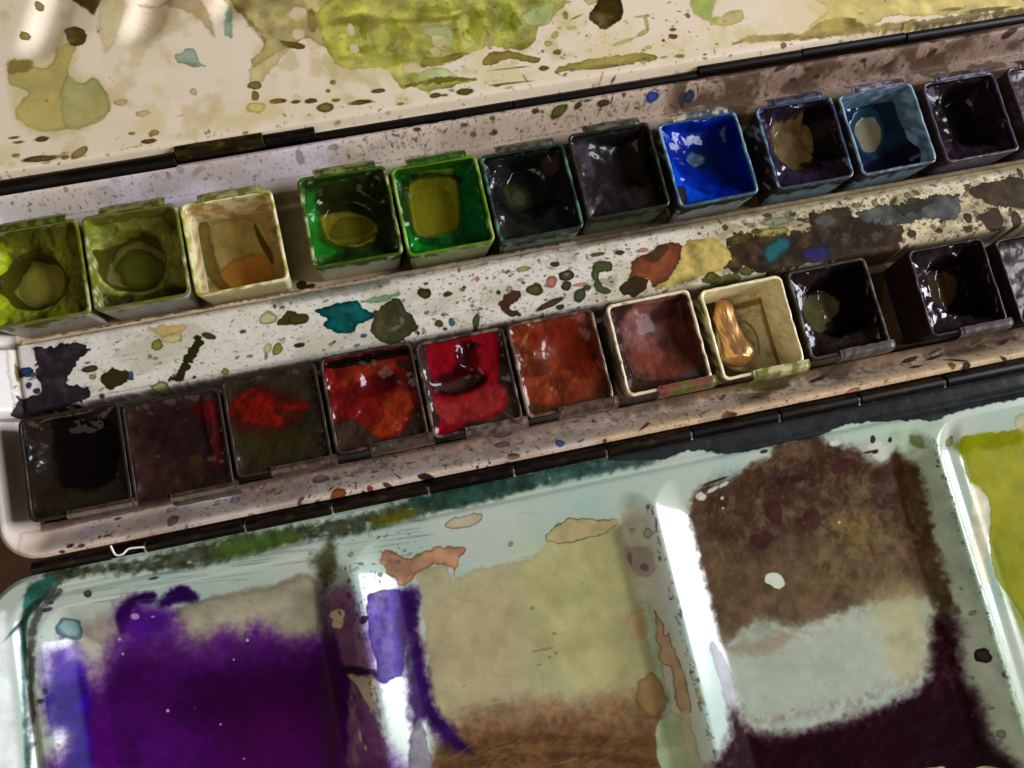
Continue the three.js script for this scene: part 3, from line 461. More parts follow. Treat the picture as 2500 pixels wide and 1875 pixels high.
  m.W([172, 166, 88], [1500, 400, 1800, 200, 2150, 200, 2250, 700, 2300, 1150, 1800, 1150, 1600, 900], { a: 0.4, soft: 6, rough: 2, rim: 0, thick: 0.3 });
  m.W([172, 150, 108], [1000, 500, 1400, 420, 1500, 900, 1400, 1200, 1000, 1200, 930, 800], { a: 0.4, soft: 4, rough: 2, rim: 0 });
  m.W([112, 80, 50], [1040, 1380, 1180, 1310, 1500, 1250, 1850, 1240, 2380, 1230, 2420, 1760, 900, 1760, 930, 1560], { a: 0.95, soft: 2.6, tooth: 1.0, rough: 0.7, mott: 0.4, rim: 0, mf: 0.4 });
  m.W([80, 54, 30], [1100, 1500, 1600, 1430, 2300, 1440, 2380, 1760, 950, 1760], { a: 0.7, soft: 1.8, mott: 0.5, rim: 0, tooth: 0.6 });
  for (const [c, y, a] of [[[64, 42, 24], 1480, 0.5], [[124, 92, 58], 1530, 0.5], [[58, 38, 24], 1590, 0.55], [[120, 90, 60], 1640, 0.45]])
    m.W(c, [980, y + 60, 1300, y - 10, 1700, y - 40, 2100, y - 20, 2360, y + 30, 2300, y + 60, 1900, y + 20, 1500, y + 40, 1100, y + 90], { a, soft: 0.7, rough: 0.5, rf: 0.4, rim: 0, gran: [1.1, 0.3, 0.7, 2.5] });
  m.W([136, 106, 72], [1000, 1390, 1300, 1280, 1900, 1255, 2360, 1260, 2360, 1380, 1700, 1400, 1200, 1470], { a: 0.6, soft: 1.6, rough: 0.6, rim: 0, gran: [1.2, 0.42, 0.7] });
  m.W([168, 112, 76], [600, 290, 660, 262, 730, 290, 830, 300, 950, 240, 1140, 245, 1120, 310, 1075, 430, 1060, 370, 950, 355, 850, 400, 800, 470, 720, 490, 690, 440, 640, 400], { a: 0.8, rim: 0.3, rw: 0.3, mott: 0.3 });
  m.W([170, 156, 122], [1018, 105, 1080, 50, 1250, 25, 1235, 85, 1110, 118], { a: 0.8, rim: 0.5, rw: 0.14, rough: 0.3 });
  o.W([166, 150, 102], [90, 190, 150, 95, 270, 55, 430, 60, 540, 70, 500, 130, 330, 190, 200, 215], { a: 0.8, rim: 0.55, rw: 0.16 });
  m.W([42, 14, 66], [735, 530, 830, 500, 850, 600, 840, 760, 880, 880, 910, 1100, 960, 1270, 1060, 1390, 1190, 1560, 1010, 1510, 900, 1360, 800, 1400, 770, 1150, 720, 760], { soft: 0.9, tooth: 0.6, rough: 0.3, rim: 0, mott: 0.3 });
  m.W([92, 82, 92], [800, 1420, 860, 1370, 910, 1500, 935, 1760, 790, 1760], { a: 0.85, soft: 0.3, mott: 0.35 });
  m.D([140, 130, 130], [[895, 1520, 8, 120, -0.25]], { a: 0.5, rim: 0 });
  m.D([120, 104, 56], [[1580, 630, 12], [1720, 795, 14, 8], [1730, 920, 8], [1640, 900, 60, 6], [1440, 220, 18, 18], [1690, 945, 8], [1620, 995, 10, 5]], { a: 0.6 });
  o.W([196, 196, 164], [540, 30, 700, 20, 800, 500, 960, 1000, 1060, 1560, 1100, 1760, 860, 1760, 880, 1300, 800, 1060, 740, 800, 640, 500, 600, 250], { a: 0.6, soft: 0.8, rim: 0, rough: 0.3 });
  o.W([170, 190, 148], [700, 600, 760, 640, 840, 1000, 900, 1280, 960, 1330, 1040, 1450, 1110, 1760, 880, 1760, 800, 1560, 800, 1380, 880, 1280, 800, 1080, 740, 860], { a: 0.85, rim: 0.12, rough: 0.3 });
  o.W([176, 142, 96], [600, 700, 700, 640, 735, 740, 720, 800, 640, 820], { a: 0.6, soft: 0.6, rim: 0.1 }); o.W([140, 108, 66], [660, 1180, 740, 1040, 810, 1080, 870, 1240, 790, 1340, 720, 1300], { a: 0.75, rim: 0.3, soft: 0.3 });
  o.W([184, 152, 116], [780, 640, 830, 720, 850, 800, 885, 790, 900, 880, 960, 1020, 1010, 1200, 1020, 1300, 950, 1290, 910, 1160, 900, 1020, 850, 995, 810, 960, 830, 880, 785, 830, 800, 760], { a: 0.9, rim: 0.4, rw: 0.16, rough: 0.35 });
  o.W([198, 188, 152], [955, 1300, 1000, 1290, 1030, 1420, 1055, 1600, 1000, 1600, 960, 1400], { a: 0.8, rim: 0.1 });
  o.W([148, 120, 126], [610, 260, 700, 240, 765, 290, 770, 420, 700, 420, 640, 370], { a: 0.6, soft: 0.8, tooth: 0.4 }); o.D([90, 62, 88], [[720, 370, 26, 22]], { a: 0.6, rim: 0 }); o.D([110, 84, 80], [[625, 310, 12, 40]], { a: 0.6 });
  o.D([150, 140, 90], [[640, 130, 15], [1075, 1200, 14, 50, -0.4], [740, 150, 22, 34]], { rim: 0.5, a: 0.5 });
  // well 3
  k.W([72, 52, 36], [80, 1080, 180, 1000, 300, 990, 420, 900, 560, 830, 600, 760, 740, 720, 880, 690, 940, 740, 1040, 770, 1130, 780, 1190, 850, 1270, 880, 1340, 850, 1390, 770, 1460, 850, 1540, 900, 1580, 1080, 1640, 1400, 1720, 1640, 1780, 1840, 1650, 1900, 1600, 1740, 1270, 1760, 1000, 1840, 780, 1920, 640, 1900, 480, 1870, 290, 2040, 220, 1850, 130, 1500, 60, 1200], { soft: 0.8, tooth: 0.5, rough: 0.7, mott: 0.4, mf: 0.35, rim: 0.05 });
  k.W([54, 36, 28], [180, 1050, 400, 960, 700, 880, 1000, 800, 1300, 900, 1350, 1100, 1000, 1150, 700, 1400, 420, 1500, 200, 1300], { a: 0.6, soft: 3, tooth: 1.2, mott: 0.5, rim: 0 });
  {
    const body = [150, 1100, 300, 1010, 560, 850, 760, 730, 900, 720, 1120, 800, 1270, 890, 1450, 880, 1540, 1050, 1620, 1400, 1690, 1620, 1500, 1700, 1000, 1780, 640, 1880, 330, 1960, 180, 1560, 100, 1250];
    k.W([108, 88, 62], body, { a: 0.5, soft: 2, rough: 1, rim: 0, gran: [0.45, 0.46, 0.72], mott: 0.3 });
    k.W([52, 36, 28], body, { a: 0.45, soft: 2, rough: 1, rim: 0, gran: [0.55, 0.5, 0.75], mott: 0.3 });
    k.W([118, 98, 72], body, { a: 0.35, soft: 1.5, rough: 1, rim: 0, gran: [1.5, 0.5, 0.8], mott: 0.2 });
    k.W([44, 30, 22], body, { a: 0.35, soft: 1.5, rough: 1, rim: 0, gran: [1.9, 0.5, 0.8, 0.6], mott: 0.2 });
    k.W([128, 104, 60], [900, 1180, 1200, 1150, 1500, 1400, 1600, 1600, 1000, 1700, 800, 1500], { a: 0.6, soft: 3, rough: 1, rim: 0, gran: [0.9, 0.4, 0.7] });
  }
  k.W([100, 82, 58], [160, 1500, 600, 1400, 1000, 1350, 1500, 1450, 1640, 1650, 1000, 1800, 640, 1900, 330, 1980, 200, 1700], { a: 0.5, soft: 4, rough: 1.5, rim: 0, mott: 0.3 });
  k.D([54, 24, 26], [[600, 1180, 62, 90], [850, 1225, 62, 70], [700, 980, 110, 26], [1050, 890, 90, 50], [520, 1370, 80, 60]], { a: 0.6, rim: 0 });
  k.W([124, 104, 52], [1060, 1250, 1180, 1220, 1240, 1320, 1160, 1420, 1080, 1380], { a: 0.5, soft: 1.5, tooth: 0.8, rim: 0 });
  k.W([54, 30, 18], [1370, 800, 1430, 860, 1440, 1050, 1500, 1290, 1460, 1280, 1400, 1050, 1370, 900], { a: 0.8, soft: 0.4, rim: 0 }); n.W([62, 38, 22], [1500, 200, 1540, 260, 1620, 520, 1640, 640, 1600, 560, 1540, 380], { a: 0.7, soft: 0.4, rim: 0 });
  k.D([190, 196, 176], [[270, 1095, 12], [275, 1160, 8], [1025, 1252, 9], [150, 1090, 24, 22], [130, 1085, 30, 26], [210, 1040, 40, 14, -0.5], [280, 1010, 34, 14, -0.5]], { rim: 0 });
  k.D([196, 196, 178], [[1290, 800, 74, 60], [1250, 760, 70, 34], [1000, 740, 44, 22]], { rim: 0.1 }); k.D([44, 34, 16], [[1258, 797, 24, 14], [1210, 800, 40, 7], [1350, 720, 14, 20], [1240, 720, 18, 26], [540, 795, 26, 12], [230, 985, 90, 8, -0.3]]);
  k.W([98, 108, 54], [1470, 690, 1540, 700, 1570, 770, 1530, 770, 1480, 740], { a: 0.8, soft: 0.5 });
  n.W([160, 164, 138], [270, 890, 420, 830, 640, 770, 800, 770, 1000, 700, 1270, 600, 1560, 580, 1600, 800, 1580, 1050, 1300, 1240, 900, 1330, 560, 1420, 400, 1310, 370, 1180], { a: 0.7, soft: 4.5, tooth: 1.0, rough: 1.2, rim: 0, mott: 0.1, thick: 0.2 });
  n.W([158, 164, 146], [360, 980, 640, 880, 900, 830, 1200, 760, 1480, 760, 1500, 1000, 1280, 1150, 900, 1250, 560, 1330, 420, 1220], { a: 0.75, soft: 3, tooth: 0.6, rough: 1.4, rim: 0, mott: 0.1, thick: 0.2 });
  n.W([132, 112, 86], [300, 860, 600, 800, 800, 700, 1100, 640, 1250, 560, 1300, 640, 1000, 760, 700, 860, 420, 930], { a: 0.5, soft: 2, rough: 1, rim: 0, gran: [0.9, 0.35, 0.7] });
  n.W([110, 86, 84], [420, 1330, 600, 1380, 900, 1310, 1250, 1230, 1560, 1080, 1580, 1000, 1300, 1160, 900, 1260, 560, 1330], { a: 0.55, soft: 1.6, rough: 1, rim: 0, gran: [1, 0.3, 0.65] });
  n.W([166, 150, 100], [1260, 560, 1420, 470, 1560, 560, 1590, 850, 1520, 1100, 1340, 1000, 1300, 750], { a: 0.6, soft: 3, tooth: 0.8, rim: 0 });
  n.W([128, 104, 84], [280, 900, 420, 840, 620, 780, 760, 800, 640, 880, 500, 940], { a: 0.5, soft: 1, tooth: 1, rim: 0 });
  n.D([204, 212, 190], [[615, 458, 70, 46, 0.35]], { rim: 0 });
  n.W([36, 8, 16], [320, 1270, 380, 1290, 440, 1400, 560, 1450, 760, 1440, 900, 1390, 1100, 1340, 1250, 1280, 1450, 1200, 1580, 1110, 1610, 960, 1620, 700, 1680, 690, 1790, 720, 1810, 960, 1830, 1090, 1870, 1130, 1930, 1210, 1990, 1430, 2060, 1540, 2090, 1760, 320, 1760, 320, 1450], { soft: 1.5, tooth: 0.7, rough: 0.5, rim: 0, mott: 0.35 });
  n.W([24, 8, 14], [460, 1480, 1000, 1420, 1500, 1260, 1800, 1150, 1950, 1450, 2020, 1760, 420, 1760], { a: 0.7, soft: 2, rim: 0 });
  n.D([186, 190, 140], [[1600, 1720, 130, 60], [1950, 1680, 110, 40]], { rim: 0.1 });
  n.D([36, 26, 12], [[1945, 932, 44, 52]], { rim: 0.2 }); n.D([112, 124, 96], [[1880, 660, 24, 14, -0.5], [1808, 505, 10], [2000, 1275, 16, 10], [2065, 1440, 24, 26], [2130, 1610, 16, 12], [1880, 1080, 12]], { a: 0.7 });
  n.W([136, 122, 136], [190, 860, 240, 870, 330, 1060, 370, 1230, 310, 1270, 250, 1080], { a: 0.6, soft: 0.4 });
  // well 4
  k.W([136, 134, 26], [1810, 705, 1900, 690, 2180, 655, 2300, 640, 2300, 2800, 2500, 2800, 2220, 1900, 2060, 1660, 2000, 1450, 1990, 1240, 1980, 1080, 1860, 990, 1820, 850], { rough: 0.4, rim: 0.12, mott: 0.14, mf: 0.3 });
  k.W([116, 122, 10], [1810, 710, 2180, 665, 2190, 750, 1990, 790, 1860, 790, 1880, 980, 1840, 960, 1815, 850], { a: 0.75, soft: 0.6, rim: 0 }); n.W([104, 112, 12], [2000, 220, 2060, 240, 2140, 560, 2260, 760, 2260, 900, 2080, 560], { a: 0.65, soft: 1, rim: 0 });
  k.W([206, 194, 158], [1860, 1000, 1960, 1060, 1990, 1240, 1960, 1500, 2000, 1640, 1940, 1640, 1880, 1200], { a: 0.8, rim: 0.1 }); k.D([110, 118, 40], [[1730, 730, 26, 36]], { a: 0.6 });
  k.D([204, 198, 176], [[1720, 705, 8, 10]], { rim: 0 }); k.W([186, 172, 130], [2150, 580, 2300, 540, 2300, 680, 2200, 680], { a: 0.7, soft: 0.5 });
  // stained groove along the hinge
  z.W([42, 46, 26], [60, 1440, 130, 1392, 340, 1366, 560, 1310, 850, 1262, 1040, 1210, 1200, 1175, 1300, 1190, 1175, 1222, 1102, 1240, 1011, 1262, 958, 1275, 850, 1310, 752, 1318, 664, 1342, 570, 1362, 475, 1385, 340, 1398, 228, 1402, 152, 1420, 90, 1470], { a: 0.85, gran: [0.6, 0.08, 0.4, 2], soft: 0.6, tooth: 0.5, rough: 0.6, mott: 0.5, rim: 0 });
  z.W([60, 92, 24], [520, 1335, 620, 1310, 700, 1300, 740, 1312, 640, 1345, 540, 1360], { a: 0.7, soft: 1, tooth: 0.7, rim: 0 }); z.W([84, 82, 14], [900, 1270, 1000, 1245, 1010, 1262, 940, 1285], { a: 0.8, soft: 0.5, tooth: 0.4, rim: 0 });
  z.W([30, 58, 50], [1000, 1220, 1200, 1172, 1400, 1130, 1604, 1090, 1660, 1098, 1604, 1126, 1547, 1140, 1414, 1168, 1300, 1192, 1175, 1226, 1080, 1246], { a: 0.85, soft: 0.6, rough: 0.6, rim: 0.1, mott: 0.5, gran: [0.5, 0.05, 0.35] });
  z.W([40, 42, 42], [1480, 1112, 1850, 1035, 2200, 965, 2540, 890, 2540, 955, 2336, 1005, 2287, 1028, 2214, 1026, 2078, 1035, 2002, 1062, 1884, 1089, 1770, 1109, 1717, 1100, 1660, 1104, 1600, 1124], { soft: 0.2, rough: 0.4, rim: 0.15, mott: 0.2 });
  z.W([30, 84, 72], [62, 1452, 110, 1412, 135, 1418, 84, 1476, 64, 1560, 66, 1700, 76, 1900, 66, 1900, 54, 1700, 52, 1560], { a: 0.85, soft: 0.25, rough: 0.2, rim: 0 });
  z.W([40, 40, 34], [95, 1480, 140, 1440, 150, 1450, 100, 1500, 84, 1600, 86, 1760, 72, 1900, 66, 1700, 72, 1550], { a: 0.7, soft: 0.35, tooth: 0.3, rim: 0 });
  for (let r = 0; r < 26; r++) { const u = rnd(); z.D([[40, 60, 50], [30, 66, 62], [60, 70, 60]][r % 3], [[30 + u * 90 + rnd() * 20, 1530 - u * 110 + rnd() * 16, 14 + rnd() * 12, 2, -0.95]], { a: 0.7, rim: 0 }); }
  z.W([70, 80, 104], [700, 1330, 760, 1320, 830, 1290, 800, 1300], { a: 0.3, soft: 0.5 });
  S.speckle([-20, -1.5, -2, 6], 80, 0.08, 0.4, [[90, 96, 66], [60, 66, 44], [100, 92, 70]], 0.7); S.speckle([-20, 4, -9, 12], 40, 0.08, 0.3, [[40, 44, 60], [80, 84, 76]], 0.8, 1.8);
  S.speckle([-60, -2, 120, 60], 240, 0.05, 0.22, [[130, 124, 96], [110, 116, 96], [90, 70, 60]], 0.5);
  for (const [x0, t0, x1, t1] of [[-13.9, 3, -13.2, 40], [36.6, 2, 37.2, 48], [89.2, 2, 89.6, 50]]) for (let r = 0; r < 90; r++) {    // grime and chips along the ridges
    const u = rnd(), x = mix(x0, x1, u) + (rnd() - 0.6) * 1.1, t = mix(t0, t1, u); S.drop(x, zOf(x, t), 0.06 + 0.2 * rnd() ** 2, 0.08 + 0.45 * rnd() ** 2, [[70, 84, 70], [120, 116, 92], [60, 56, 62], [104, 110, 84]][r % 4], 0.75, 0.1, (rnd() - 0.5) * 0.4);
  }
  for (let r = 0; r < 30; r++) { const x = mix(-8, 34, rnd()), t = mix(0, 56, rnd()); S.drop(x, zOf(x, t), 0.5 + rnd() * 1.6, 0.035, [[205, 205, 196], [90, 84, 78]][r % 2], 0.35, 0, rnd() * 3.1); }
  for (let r = 0; r < 40; r++) { const x = mix(-58, 0, rnd()); S.drop(x, zOf(x, mix(-1.5, 2.5, rnd())), 1 + rnd() * 3, 0.1, [[110, 108, 100], [84, 84, 92], [140, 134, 120]][r % 3], 0.45, 0, 0.1); }
  S.grain(0.05);
}

// ---------------------------------------------------------------- the table and the paint box
const table = (() => {
  const s = new Sheet(-100, -100, 100, 100, 512, 512, [92, 58, 30], 0.5);
  s.each(-100, -100, 100, 100, (x, z, k) => { const r = fbm(x * 0.05, z * 0.9, 4), q = 0.7 + 0.6 * r; for (let i = 0; i < 3; i++) s.c[3 * k + i] *= q; });
  const m = new THREE.Mesh(new THREE.BoxGeometry(0.7, 0.03, 0.5), s.material()); m.name = 'table_top'; m.position.set(0.02, -0.0245, -0.03); m.receiveShadow = true; m.castShadow = true;
  m.userData = { kind: 'structure', label: 'brown wooden table top under the paint box', category: 'table' }; scene.add(m); return m;
})();

const box = thing('paint_box', 'open enamelled metal watercolour box with stained lid, pan tray and folding palette', 'paint box', [0, 0, 0]);
const trayM = trayS.material({ bump: 0.05 }), palM = palS.material({ bump: 0.03, wet: 0.3, dry: 0.06 }), lidM = lidS.material({ bump: 0.04 });
{
  const xs = [...range(-64.6, -56, 0.3), ...range(-55.6, 150, 0.75)];
  const rc = (x0, t0, r) => (t) => (t - t0 < r ? x0 + r - Math.sqrt(Math.max(0, r * r - (r - (t - t0)) ** 2)) : x0);
  const lt = rc(0, 0, 6), left = (t) => TRAY[0] + lt(Math.min(t - TRAY[1], TRAY[3] - t));
  const ts = [...range(-69.4, -44.6, 0.24), ...range(-44.4, -42.2, 0.1), ...range(-41.8, -31.4, 0.6), ...range(-31.1, -30.3, 0.1), ...range(-30, -7.6, 0.24)];
  const g = relief(xs, ts, trayS, trayH, left, 8.6, (x, z) => { const t = zeta(x, z); return t > STRIP0 - 0.1 && t < STRIP1 - 0.2 && x > -58.6 ? 1 : 0; });
  part('tray', g[0], trayM, box, 'white enamelled tray with splashed sloping walls and pan channels');
  part('divider_strip', g[1], trayM, box, 'splattered flat strip between the two rows of pans');
  const lp = rc(0, 0, 9), gl = (t) => PAL[0] + lp(Math.min(t - PAL[1], PAL[3] - t));
  const w = relief([...range(-69, -52, 0.35), ...range(-51.5, 128, 0.55)], [...range(-5.3, 10, 0.3), ...range(10.5, 62, 0.6)], palS, palH, gl, 5, wellAt);
  const pal = part('mixing_palette', w[0], palM, box, 'folding white enamel palette with rounded divider ridges');
  ['mixing well filled with a dark purple wash', 'mixing well with a khaki and brown wash', 'mixing well with a grainy brown wash and white bare patch', 'mixing well with a yellow green wash'].forEach((t, i) => { if (w[i + 1]) part('mixing_well', w[i + 1], palM, pal, t); });
  const l = relief(range(-70, 150, 0.8), range(-112, -71.2, 0.4), lidS, lidH, () => -70, 1.5);
  part('lid', l[0], lidM, box, 'cream enamel lid covered in dried green and olive puddles');
}
// hinges: rows of bronze knuckles
{
  const scuff = new Sheet(0, 0, 8, 16, 128, 256, [150, 130, 100], 0.4);   // worn lacquer on the hinge: a tint over each knuckle's own colour
  scuff.cloud([90, 84, 40], 0.8, 0.5, 0.45, 0.6); scuff.cloud([60, 40, 34], 0.8, 0.7, 0.5, 0.62); scuff.cloud([230, 216, 190], 0.7, 1.6, 0.62, 0.72); for (let i = 0; i < 60; i++) scuff.drop(8 * rnd(), 16 * rnd(), 0.05 + 0.3 * rnd(), 0.05 + 0.8 * rnd() ** 3, [[235, 226, 200], [40, 30, 24], [120, 120, 60]][i % 3], 0.8, 0, rnd());
  const scuffM = scuff.material();
  const bronze = (c, r = 0.4) => new THREE.MeshPhysicalMaterial({ color: new THREE.Color().setRGB(...c.map((q) => q * 3.2)), map: scuffM.map, roughnessMap: scuffM.roughnessMap, roughness: 1, metalness: 0, specularIntensity: 0.35, bumpMap: scuffM.bumpMap, bumpScale: 0.00004 });
  const mats = [bronze([0.012, 0.008, 0.0045]), bronze([0.018, 0.012, 0.005]), bronze([0.009, 0.006, 0.005])], dark = bronze([0.007, 0.0045, 0.004], 0.6), oliveM = bronze([0.035, 0.028, 0.006], 0.6);
  const tabM = new THREE.MeshPhysicalMaterial({ color: new THREE.Color().setRGB(0.45, 0.42, 0.38), roughness: 0.3, metalness: 0.3 });
  const knuckle = (x0, x1, z0, z1, y, r, m) => {
    const a = new THREE.Vector3(x0, y, z0), b = new THREE.Vector3(x1, y, z1), L = a.distanceTo(b);
    const pts = [[0.001, 0], [r - 0.12, 0], [r, 0.12], [r, L - 0.12], [r - 0.12, L], [0.001, L]].map((p) => new THREE.Vector2(p[0] * MM, p[1] * MM));
    const g = new THREE.LatheGeometry(pts, 20), k = part('hinge_knuckle', g, m, box);
    k.position.copy(a).multiplyScalar(MM); k.quaternion.setFromUnitVectors(new THREE.Vector3(0, 1, 0), b.clone().sub(a).normalize()); return k;
  };
  const cuts = [[20, 1388], [272, 1348], [352, 1333], [597, 1286], [811, 1242], [1046, 1192], [1255, 1150], [1482, 1106], [1690, 1064], [1905, 1021], [2100, 980], [2310, 938], [2520, 894], [2760, 850]];
  for (let i = 0; i < cuts.length - 1; i++) {
    if (i === 1) continue;
    const x0 = P(...cuts[i], 0.6)[0] + (i ? 0.3 : -2), x1 = P(...cuts[i + 1], 0.6)[0] - 0.3, zz = (x) => zOf(x, -6.15) ;
    knuckle(i ? x0 : -60.5, x1, zz(x0), zz(x1), -0.1 + 0.06 * (i % 2), 1.02 + 0.1 * (i % 2), mats[i % 3]);
    if (i > 1) { const g = new THREE.BoxGeometry(0.34 * MM, 1.5 * MM, 1.7 * MM, 1, 2, 4); const t = part('hinge_tab', g, tabM, box); t.position.set((x0 - 0.3) * MM, -0.35 * MM, zz(x0) * MM + 0.0003); t.rotation.x = 0.5; }
  }
  // the torn, turned-up flap at the left end of the lower hinge
  const flap = new THREE.CatmullRomCurve3([[270, 1333], [284, 1355], [300, 1353], [312, 1341], [333, 1337], [352, 1336]].map(([a, b], i) => { const q = P(a, b, 1); return new THREE.Vector3(q[0] * MM, (1 + 0.15 * Math.sin(i)) * MM, q[1] * MM); }));
  part('hinge_flap', new THREE.TubeGeometry(flap, 30, 0.17 * MM, 6), new THREE.MeshPhysicalMaterial({ color: 0xe8e4da, roughness: 0.25 }), box);
  const core = P(300, 1348, -1); const cg = new THREE.CylinderGeometry(0.7 * MM, 0.7 * MM, 5 * MM, 12); const cm = part('hinge_pin', cg, dark, box); cm.rotation.z = Math.PI / 2; cm.position.set(core[0] * MM, -1 * MM, core[1] * MM);
  // upper hinge: mostly darker bronze, the shade of its recess put into the colour
  for (const [x0, x1, z, r, y, m] of [[-72, -28.9, -70.1, 1.55, 0.2, dark], [-28.7, -14, -71.0, 1.3, 1.0, oliveM], [-13.8, -5.2, -70.9, 1.05, 0.8, dark], [-5, 30, -70.5, 0.8, -0.2, dark], [30.3, 65.3, -70.4, 0.8, -0.1, dark], [65.6, 86.2, -70.9, 0.9, 0.5, mats[2]], [86.5, 108, -71.2, 0.95, 0.3, dark], [108.3, 150, -71.0, 0.95, 0.3, mats[2]]])
    knuckle(x0, x1, z, z, y, r, m);
}

// ---------------------------------------------------------------- paint pans
const HX = 7.6, HZ = 8.15, RIM = 3, BOT = -6.6;
function panBody(b) {
  const N = 112, pos = [], col = [], idx = [];
  const rings = [];
  const outer = [[0.9, BOT, 'out'], [0.7, BOT + 0.25, 'out']]; for (let i = 1; i <= 12; i++) outer.push([0.7 * (1 - i / 12), mix(BOT + 0.25, RIM - 0.3, i / 12), 'out']);
  rings.push(...outer, [0.03, RIM - 0.12, 'rim'], [0.1, RIM - 0.03, 'rim'], [0.2, RIM, 'rim'], [0.38, RIM, 'rim'], [0.48, RIM - 0.04, 'rim'], [0.55, RIM - 0.14, 'rim'], [0.58, RIM - 0.35, 'in']);
  for (let i = 1; i <= 10; i++) rings.push([0.58 + 0.45 * i / 10, mix(RIM - 0.35, BOT + 1.2, i / 10), 'in']);
  for (const f of [1.6, 3, 5, 6.9]) rings.push([f, BOT + 1.0, 'floor']);
  const s = b.seed ?? 3;
  for (const [inset, y, tag] of rings) {
    const hx = HX - inset, hz = HZ - inset, r = Math.min(Math.max(1.15 - inset * 0.55, 0.35), hx, hz), per = 4 * (hx + hz);
    for (let k = 0; k < N; k++) {
      const side = Math.floor(k / (N / 4)), f = (k % (N / 4)) / (N / 4), M = 6, n4 = N / 4;                // each side: arc of 8 points then straight
      let x, z; const kk = k % n4;
      const a0 = [-Math.PI, -Math.PI / 2, 0, Math.PI / 2][side], sx = [-1, 1, 1, -1][side], sz = [-1, -1, 1, 1][side];
      if (kk < 9) { const a = a0 + (kk / 8) * Math.PI / 2; x = sx * (hx - r) + Math.cos(a) * r; z = sz * (hz - r) + Math.sin(a) * r; }
      else { const t = (kk - 8) / (n4 - 8); if (side === 0) { x = mix(-hx + r, hx - r, t); z = -hz; } else if (side === 1) { x = hx; z = mix(-hz + r, hz - r, t); } else if (side === 2) { x = mix(hx - r, -hx + r, t); z = hz; } else { x = -hx; z = mix(hz - r, -hz + r, t); } }
      const w = (tag === 'rim' ? 0.22 : 0.08) * (fbm(x * 0.7 + s * 9, z * 0.7 + y, 3) - 0.5); pos.push((x + w) * MM, (y + (tag === 'rim' ? w : 0)) * MM, (z + w) * MM);
      const n = fbm(x * 0.8 + y * 0.37 + s * 13.7, z * 0.8 - y * 0.61 + s, 4);
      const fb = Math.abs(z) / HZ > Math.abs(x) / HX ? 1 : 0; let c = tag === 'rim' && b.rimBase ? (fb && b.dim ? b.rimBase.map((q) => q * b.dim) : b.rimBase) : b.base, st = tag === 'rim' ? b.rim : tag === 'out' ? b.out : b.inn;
      let amt = 0;
      if (st) { let a = st[3]; if (tag === 'out') a *= z > hz - 0.3 && st[4] ? sst(st[4], st[4] + 2.2, y + (n - 0.5) * 4) : 1; amt = sst(1 - a - 0.12, 1 - a + 0.12, (n - 0.5) * 1.7 + 0.5); if (a <= 0) amt = 0; }
      const g = (b.gain ?? 1) * (0.86 + 0.28 * fbm(x * 1.3 + y * 0.7 + s, z * 1.3 - y * 1.1, 3));
      for (let q = 0; q < 3; q++) col.push(lin(mix(c[q], st ? st[q] : 0, amt) * g));
    }
  }
  const R = rings.length;
  for (let j = 0; j < R - 1; j++) for (let k = 0; k < N; k++) { const a = j * N + k, c = j * N + (k + 1) % N, d = a + N, e = c + N; idx.push(a, d, c, c, d, e); }
  const addCap = (ring, y, flip) => { const c = pos.length / 3; pos.push(0, y * MM, 0); col.push(col[ring * N * 3], col[ring * N * 3 + 1], col[ring * N * 3 + 2]); for (let k = 0; k < N; k++) { const a = ring * N + k, d = ring * N + (k + 1) % N; flip ? idx.push(c, a, d) : idx.push(c, d, a); } };
  addCap(0, BOT, true); addCap(R - 1, BOT + 1.0, false);
  const g = new THREE.BufferGeometry(); g.setAttribute('position', new THREE.Float32BufferAttribute(pos, 3)); g.setAttribute('color', new THREE.Float32BufferAttribute(col, 3)); g.setIndex(idx); g.computeVertexNormals(); return g;
}
const bodyM = new THREE.MeshPhysicalMaterial({ vertexColors: true, roughness: 0.3, side: THREE.DoubleSide, clearcoat: 0.25, clearcoatRoughness: 0.08, specularIntensity: 0.5 });
const dullM = new THREE.MeshPhysicalMaterial({ vertexColors: true, roughness: 0.45, side: THREE.DoubleSide, clearcoat: 0.12, clearcoatRoughness: 0.1, specularIntensity: 0.2 });
const pans = {};
